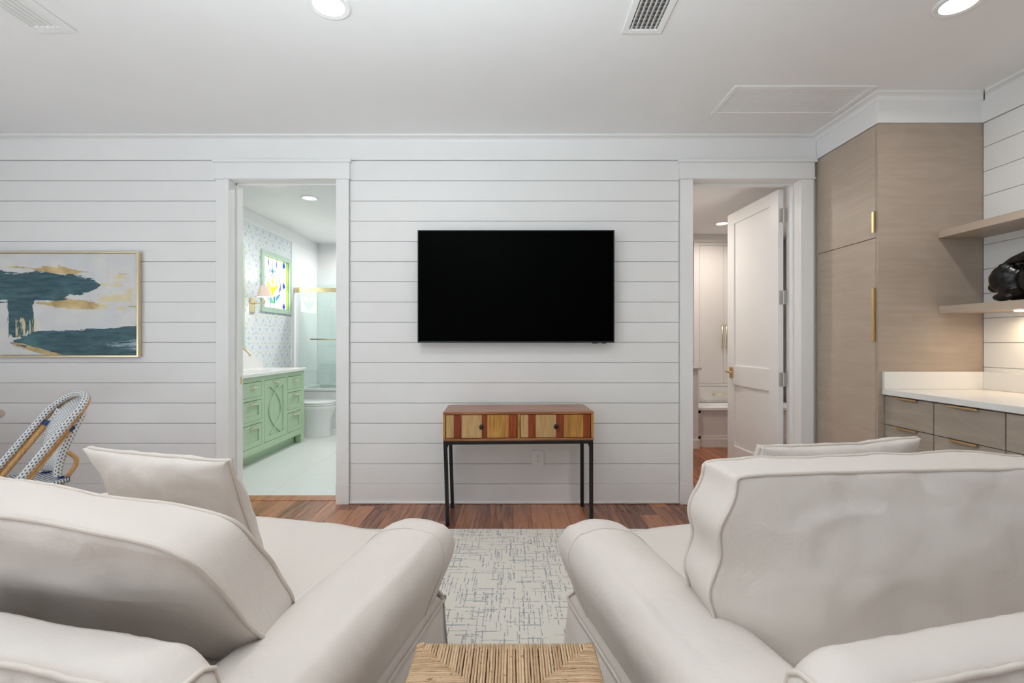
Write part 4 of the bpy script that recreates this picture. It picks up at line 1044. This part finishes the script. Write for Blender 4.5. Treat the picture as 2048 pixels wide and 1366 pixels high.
# ------------------------------------------------------------------ rush stool
SX0, SX1, SY0, SY1, SZ = -.222, .191, .705, 1.116, .52
st = empty('rush_stool', ((SX0+SX1)/2, (SY0+SY1)/2, .0125)); tag(st, 'square stool with a woven rush seat between the two sofas', 'stool')
sx_, sy_ = (SX1-SX0)/2, (SY1-SY0)/2; zz = SZ-.0125
def rushmat():
    m = Mat('rush_cord', (.45,.28,.14), .75, 0, .2); x, y, z = m.xyz()
    at = m.new('ShaderNodeAttribute'); at.attribute_name = 'tone'; tn = S(m.t, at.outputs['Fac'])
    n = m.noise(m.vec(x, y, z), 55, 3); n2 = m.noise(m.vec(x, y, z), 240, 2)
    c = m.mix((tn*.45 + n*.55).step(.1, .9), (.40, .25, .14), (.66, .47, .30)); c = m.mix(n.step(.60, .72)*.75, c, (.15, .07, .03))
    m.color(c); m.bump(n2, .6, .002); return m.m
bm = bmesh.new(); tl = bm.verts.layers.float.new('tone'); pit = .0064; rr = random.Random(5)
def strand(pts, r, tone):
    n0 = len(bm.verts); tube(bm, pts, r, 6, caps=True); bm.verts.ensure_lookup_table()
    for q in bm.verts[n0:]: q[tl] = tone
for side in range(4):
    half = sx_ if side % 2 == 0 else sy_; dep = sy_ if side % 2 == 0 else sx_
    n = int(2*half/pit)
    for k in range(n):
        t = -half + pit*(k+.5); reach = dep - max(0.0, (half-abs(t)))           # distance from centre where the diagonal cuts
        tone = rr.random(); tj = rr.uniform(-.0007, .0007)
        P = [(t+tj, dep-.002, zz-.030), (t+tj, dep+.0015, zz-.016), (t+tj, dep-.004, zz-.003)]
        m_ = 5
        for i in range(1, m_+1):
            d_ = dep-.012 + (reach-.003 - (dep-.012))*i/m_ if reach < dep-.012 else dep-.012-.001*i
            P.append((t+tj + rr.uniform(-.0005, .0005), d_, zz-.0005 - .006*(1-abs(d_/dep)) + rr.uniform(-.0005, .0005)))
        P = [Vector(p) for p in P]; rot = Matrix.Rotation(-R(90)*side, 3, 'Z')
        strand([rot @ p for p in P], .0032*rr.uniform(.85, 1.08), tone)
ws = build('woven_seat', bm, rushmat(), st, True, recalc=False); ws['kind'] = 'stuff'
B('seat_core', -sx_+.012, sx_-.012, -sy_+.012, sy_-.012, zz-.024, zz-.008, plain('rush_core', (.05, .022, .01), .9), st)
stw = wood('stool_wood', (.20, .10, .05), (.36, .20, .10), 2, 1.5, .45, .2)
for ax in (-1, 1):
    for ay in (-1, 1): 
        bm = bmesh.new(); cyl(bm, (ax*(sx_-.03), ay*(sy_-.03), 0), (ax*(sx_-.03), ay*(sy_-.03), zz-.022), .016, .020); build('leg', bm, stw, st, True)
for ax in (-1, 1):
    for zr in (.14, .30):
        bm = bmesh.new(); cyl(bm, (ax*(sx_-.03), -sy_+.03, zr), (ax*(sx_-.03), sy_-.03, zr), .010); build('stretcher', bm, stw, st, True)
        bm = bmesh.new(); cyl(bm, (-sx_+.03, ax*(sy_-.03), zr-.05), (sx_-.03, ax*(sy_-.03), zr-.05), .010); build('stretcher', bm, stw, st, True)

# ------------------------------------------------------------------ bistro chair and dining table
CC = Vector((-2.556, 2.685, 0)); fdir = Vector((-.486, -.874, 0)).normalized(); ldir = Vector((-.874, .486, 0)).normalized()
ch = empty('bistro_chair', (CC.x, CC.y, 0)); tag(ch, 'rattan bistro chair woven in white with navy dots', 'chair')
def K(lat, fwd, z): return ldir*lat + fdir*fwd + Vector((0, 0, z))
def weave(name, su, sv, stripes=False):
    """navy dots on white; uses UV"""
    m = Mat(name, (.75,.75,.72), .5, 0, .3); tcn = m.new('ShaderNodeUVMap'); sp = m.new('ShaderNodeSeparateXYZ'); m.t.links.new(tcn.outputs[0], sp.inputs[0])
    u, v = S(m.t, sp.outputs[0])*su, S(m.t, sp.outputs[1])*sv
    if stripes: ink = u.fract().lt(.42)
    else:
        vi = v.floor(); uu = (u + vi*.5).fract() - .5; v2 = v.fract() - .5
        ink = (uu*uu + v2*v2).lt(.065)
    m.color(m.mix(ink*.92, (.74, .74, .72), (.03, .05, .13))); h = ((u*6.2832).cos() + (v*6.2832).cos()); m.bump(h, .4, .003); return m.m
def uvgrid(name, P, mat, parent, thick=.006):
    """P[i][j] points; UV in metres along i (u) and j (v)"""
    me = bpy.data.meshes.new(name); ni, nj = len(P), len(P[0]); V = [tuple(p) for r in P for p in r]
    F = [(i*nj+j, (i+1)*nj+j, (i+1)*nj+j+1, i*nj+j+1) for i in range(ni-1) for j in range(nj-1)]
    me.from_pydata(V, [], F); uv = me.uv_layers.new(name='UVMap')
    Ul = [0.0]; mid = nj//2
    for i in range(1, ni): Ul.append(Ul[-1] + (Vector(P[i][mid])-Vector(P[i-1][mid])).length)
    im = ni//2; Vl = [0.0]
    for j in range(1, nj): Vl.append(Vl[-1] + (Vector(P[im][j])-Vector(P[im][j-1])).length)
    for l in me.loops: i, j = divmod(l.vertex_index, nj); uv.data[l.index].uv = (Ul[i], Vl[j])
    for p in me.polygons: p.use_smooth = True
    o = link(name, me, mat, parent); 
    if thick: s = o.modifiers.new('thick', 'SOLIDIFY'); s.thickness = thick; s.offset = 0
    return o
def uvtube(name, pts, r, mat, parent, n=14, flat=1.0):
    pts = [Vector(p) for p in pts]; rings = []; up = None
    for i, p in enumerate(pts):
        d = (pts[min(i+1, len(pts)-1)] - pts[max(i-1, 0)]).normalized()
        if up is None: up = d.orthogonal().normalized()
        up = (up - d*up.dot(d)).normalized(); s = d.cross(up)
        rings.append([p + (up*math.cos(t) + s*math.sin(t)*flat)*r for t in [2*math.pi*k/n for k in range(n+1)]])
    return uvgrid(name, rings, mat, parent, 0)
wv = weave('woven_dots', 1/.020, 1/.0135); wvs = weave('woven_fine', 1/.012, 1/.012); wst = weave('woven_stripes', 1/.015, 1/.02, True)
hoop = [K(-.178, .26, .42), K(-.178, .16, .56), K(-.178, .0, .784), K(-.165, -.05, .845), K(-.10, -.095, .898), K(0, -.11, .912), K(.10, -.095, .898), K(.165, -.05, .845), K(.178, .0, .784), K(.178, .16, .56), K(.178, .26, .42)]
hp = catmull(hoop, 8)
uvtube('hoop', [p + fdir*0.016 + Vector((0, 0, .012)) for p in hp], .018, wv, ch)
uvtube('inner_rail', [p*1.0 for p in hp], .009, M['rattan'], ch)
for s in (-1, 1):
    a, b = K(s*.160, .005, .755), K(s*.160, .24, .42)
    pole = uvtube('pole', [a.lerp(b, t/10) for t in range(11)], .014, M['rattan'], ch)
    d_ = (b-a).normalized(); uvtube('navy_wrap', [a - d_*.012, a - d_*.0115, a + d_*.018, a + d_*.0185], .0175, M['navy'], pole)
    for q in (.38, .8):
        c_ = a.lerp(b, q); uvtube('cane_node', [c_ - d_*.003, c_ + d_*.003], .0152, M['rattan'], pole)
rows = [(-.105, .905, .03), (-.10, .895, .085), (-.07, .862, .135), (-.03, .815, .152), (.01, .74, .145), (.035, .66, .125), (.05, .58, .105), (.06, .50, .095)]
P = [[K(w*(2*j/10-1), f_ - .035*(1-(2*j/10-1)**2), z) for j in range(11)] for f_, z, w in rows]
uvgrid('back_panel', P, wvs, ch, .006)
for s in (-1, 1):
    uvtube('back_post', catmull([K(s*.150, -.05, .83), K(s*.150, -.01, .74), K(s*.128, .02, .64), K(s*.105, .035, .55), K(s*.10, .04, .49)], 6), .019, wv, ch)
    uvtube('back_brace', catmull([K(s*.122, .02, .63), K(s*.145, -.02, .585), K(s*.145, -.02, .54), K(s*.12, .015, .47)], 6), .011, M['rattan'], ch)
    uvtube('corner_wrap', [K(s*.12, .02, .455), K(s*.12, .02, .485)], .024, M['navy'], ch)
P = []
for i in range(15):
    t = i/14; hwid = .215 - .05*(2*t-1)**4 - .03*(1-t)
    P.append([K(hwid*(2*j/10-1), .0 + t*.40, .462 + .008*(2*j/10-1)**2) for j in range(11)])
uvgrid('seat', P, wst, ch, .02)
for s in (-1, 1):
    uvtube('leg', [K(s*.19, .36, .455), K(s*.205, .39, .0)], .015, M['rattan'], ch); uvtube('leg', [K(s*.15, .04, .455), K(s*.17, -.02, .0)], .015, M['rattan'], ch)
    uvtube('stretcher', [K(s*.197, .375, .2), K(s*.162, .01, .2)], .010, M['rattan'], ch)
uvtube('stretcher', [K(-.197, .375, .24), K(.197, .375, .24)], .010, M['rattan'], ch)
dt = empty('dining_table', (-3.735, 2.80, 0)); tag(dt, 'round beige dining table at the left picture edge', 'table')
bm = bmesh.new(); lathe(bm, [(.0005, .722), (.47, .722), (.505, .732), (.515, .748), (.505, .764), (.47, .772), (.0005, .772)], 64); build('table_top', bm, M['tan'], dt, True)
bm = bmesh.new(); lathe(bm, [(.25, 0), (.25, .03), (.06, .07), (.045, .30), (.06, .68), (.16, .72)], 32); build('pedestal', bm, M['tan'], dt, True)
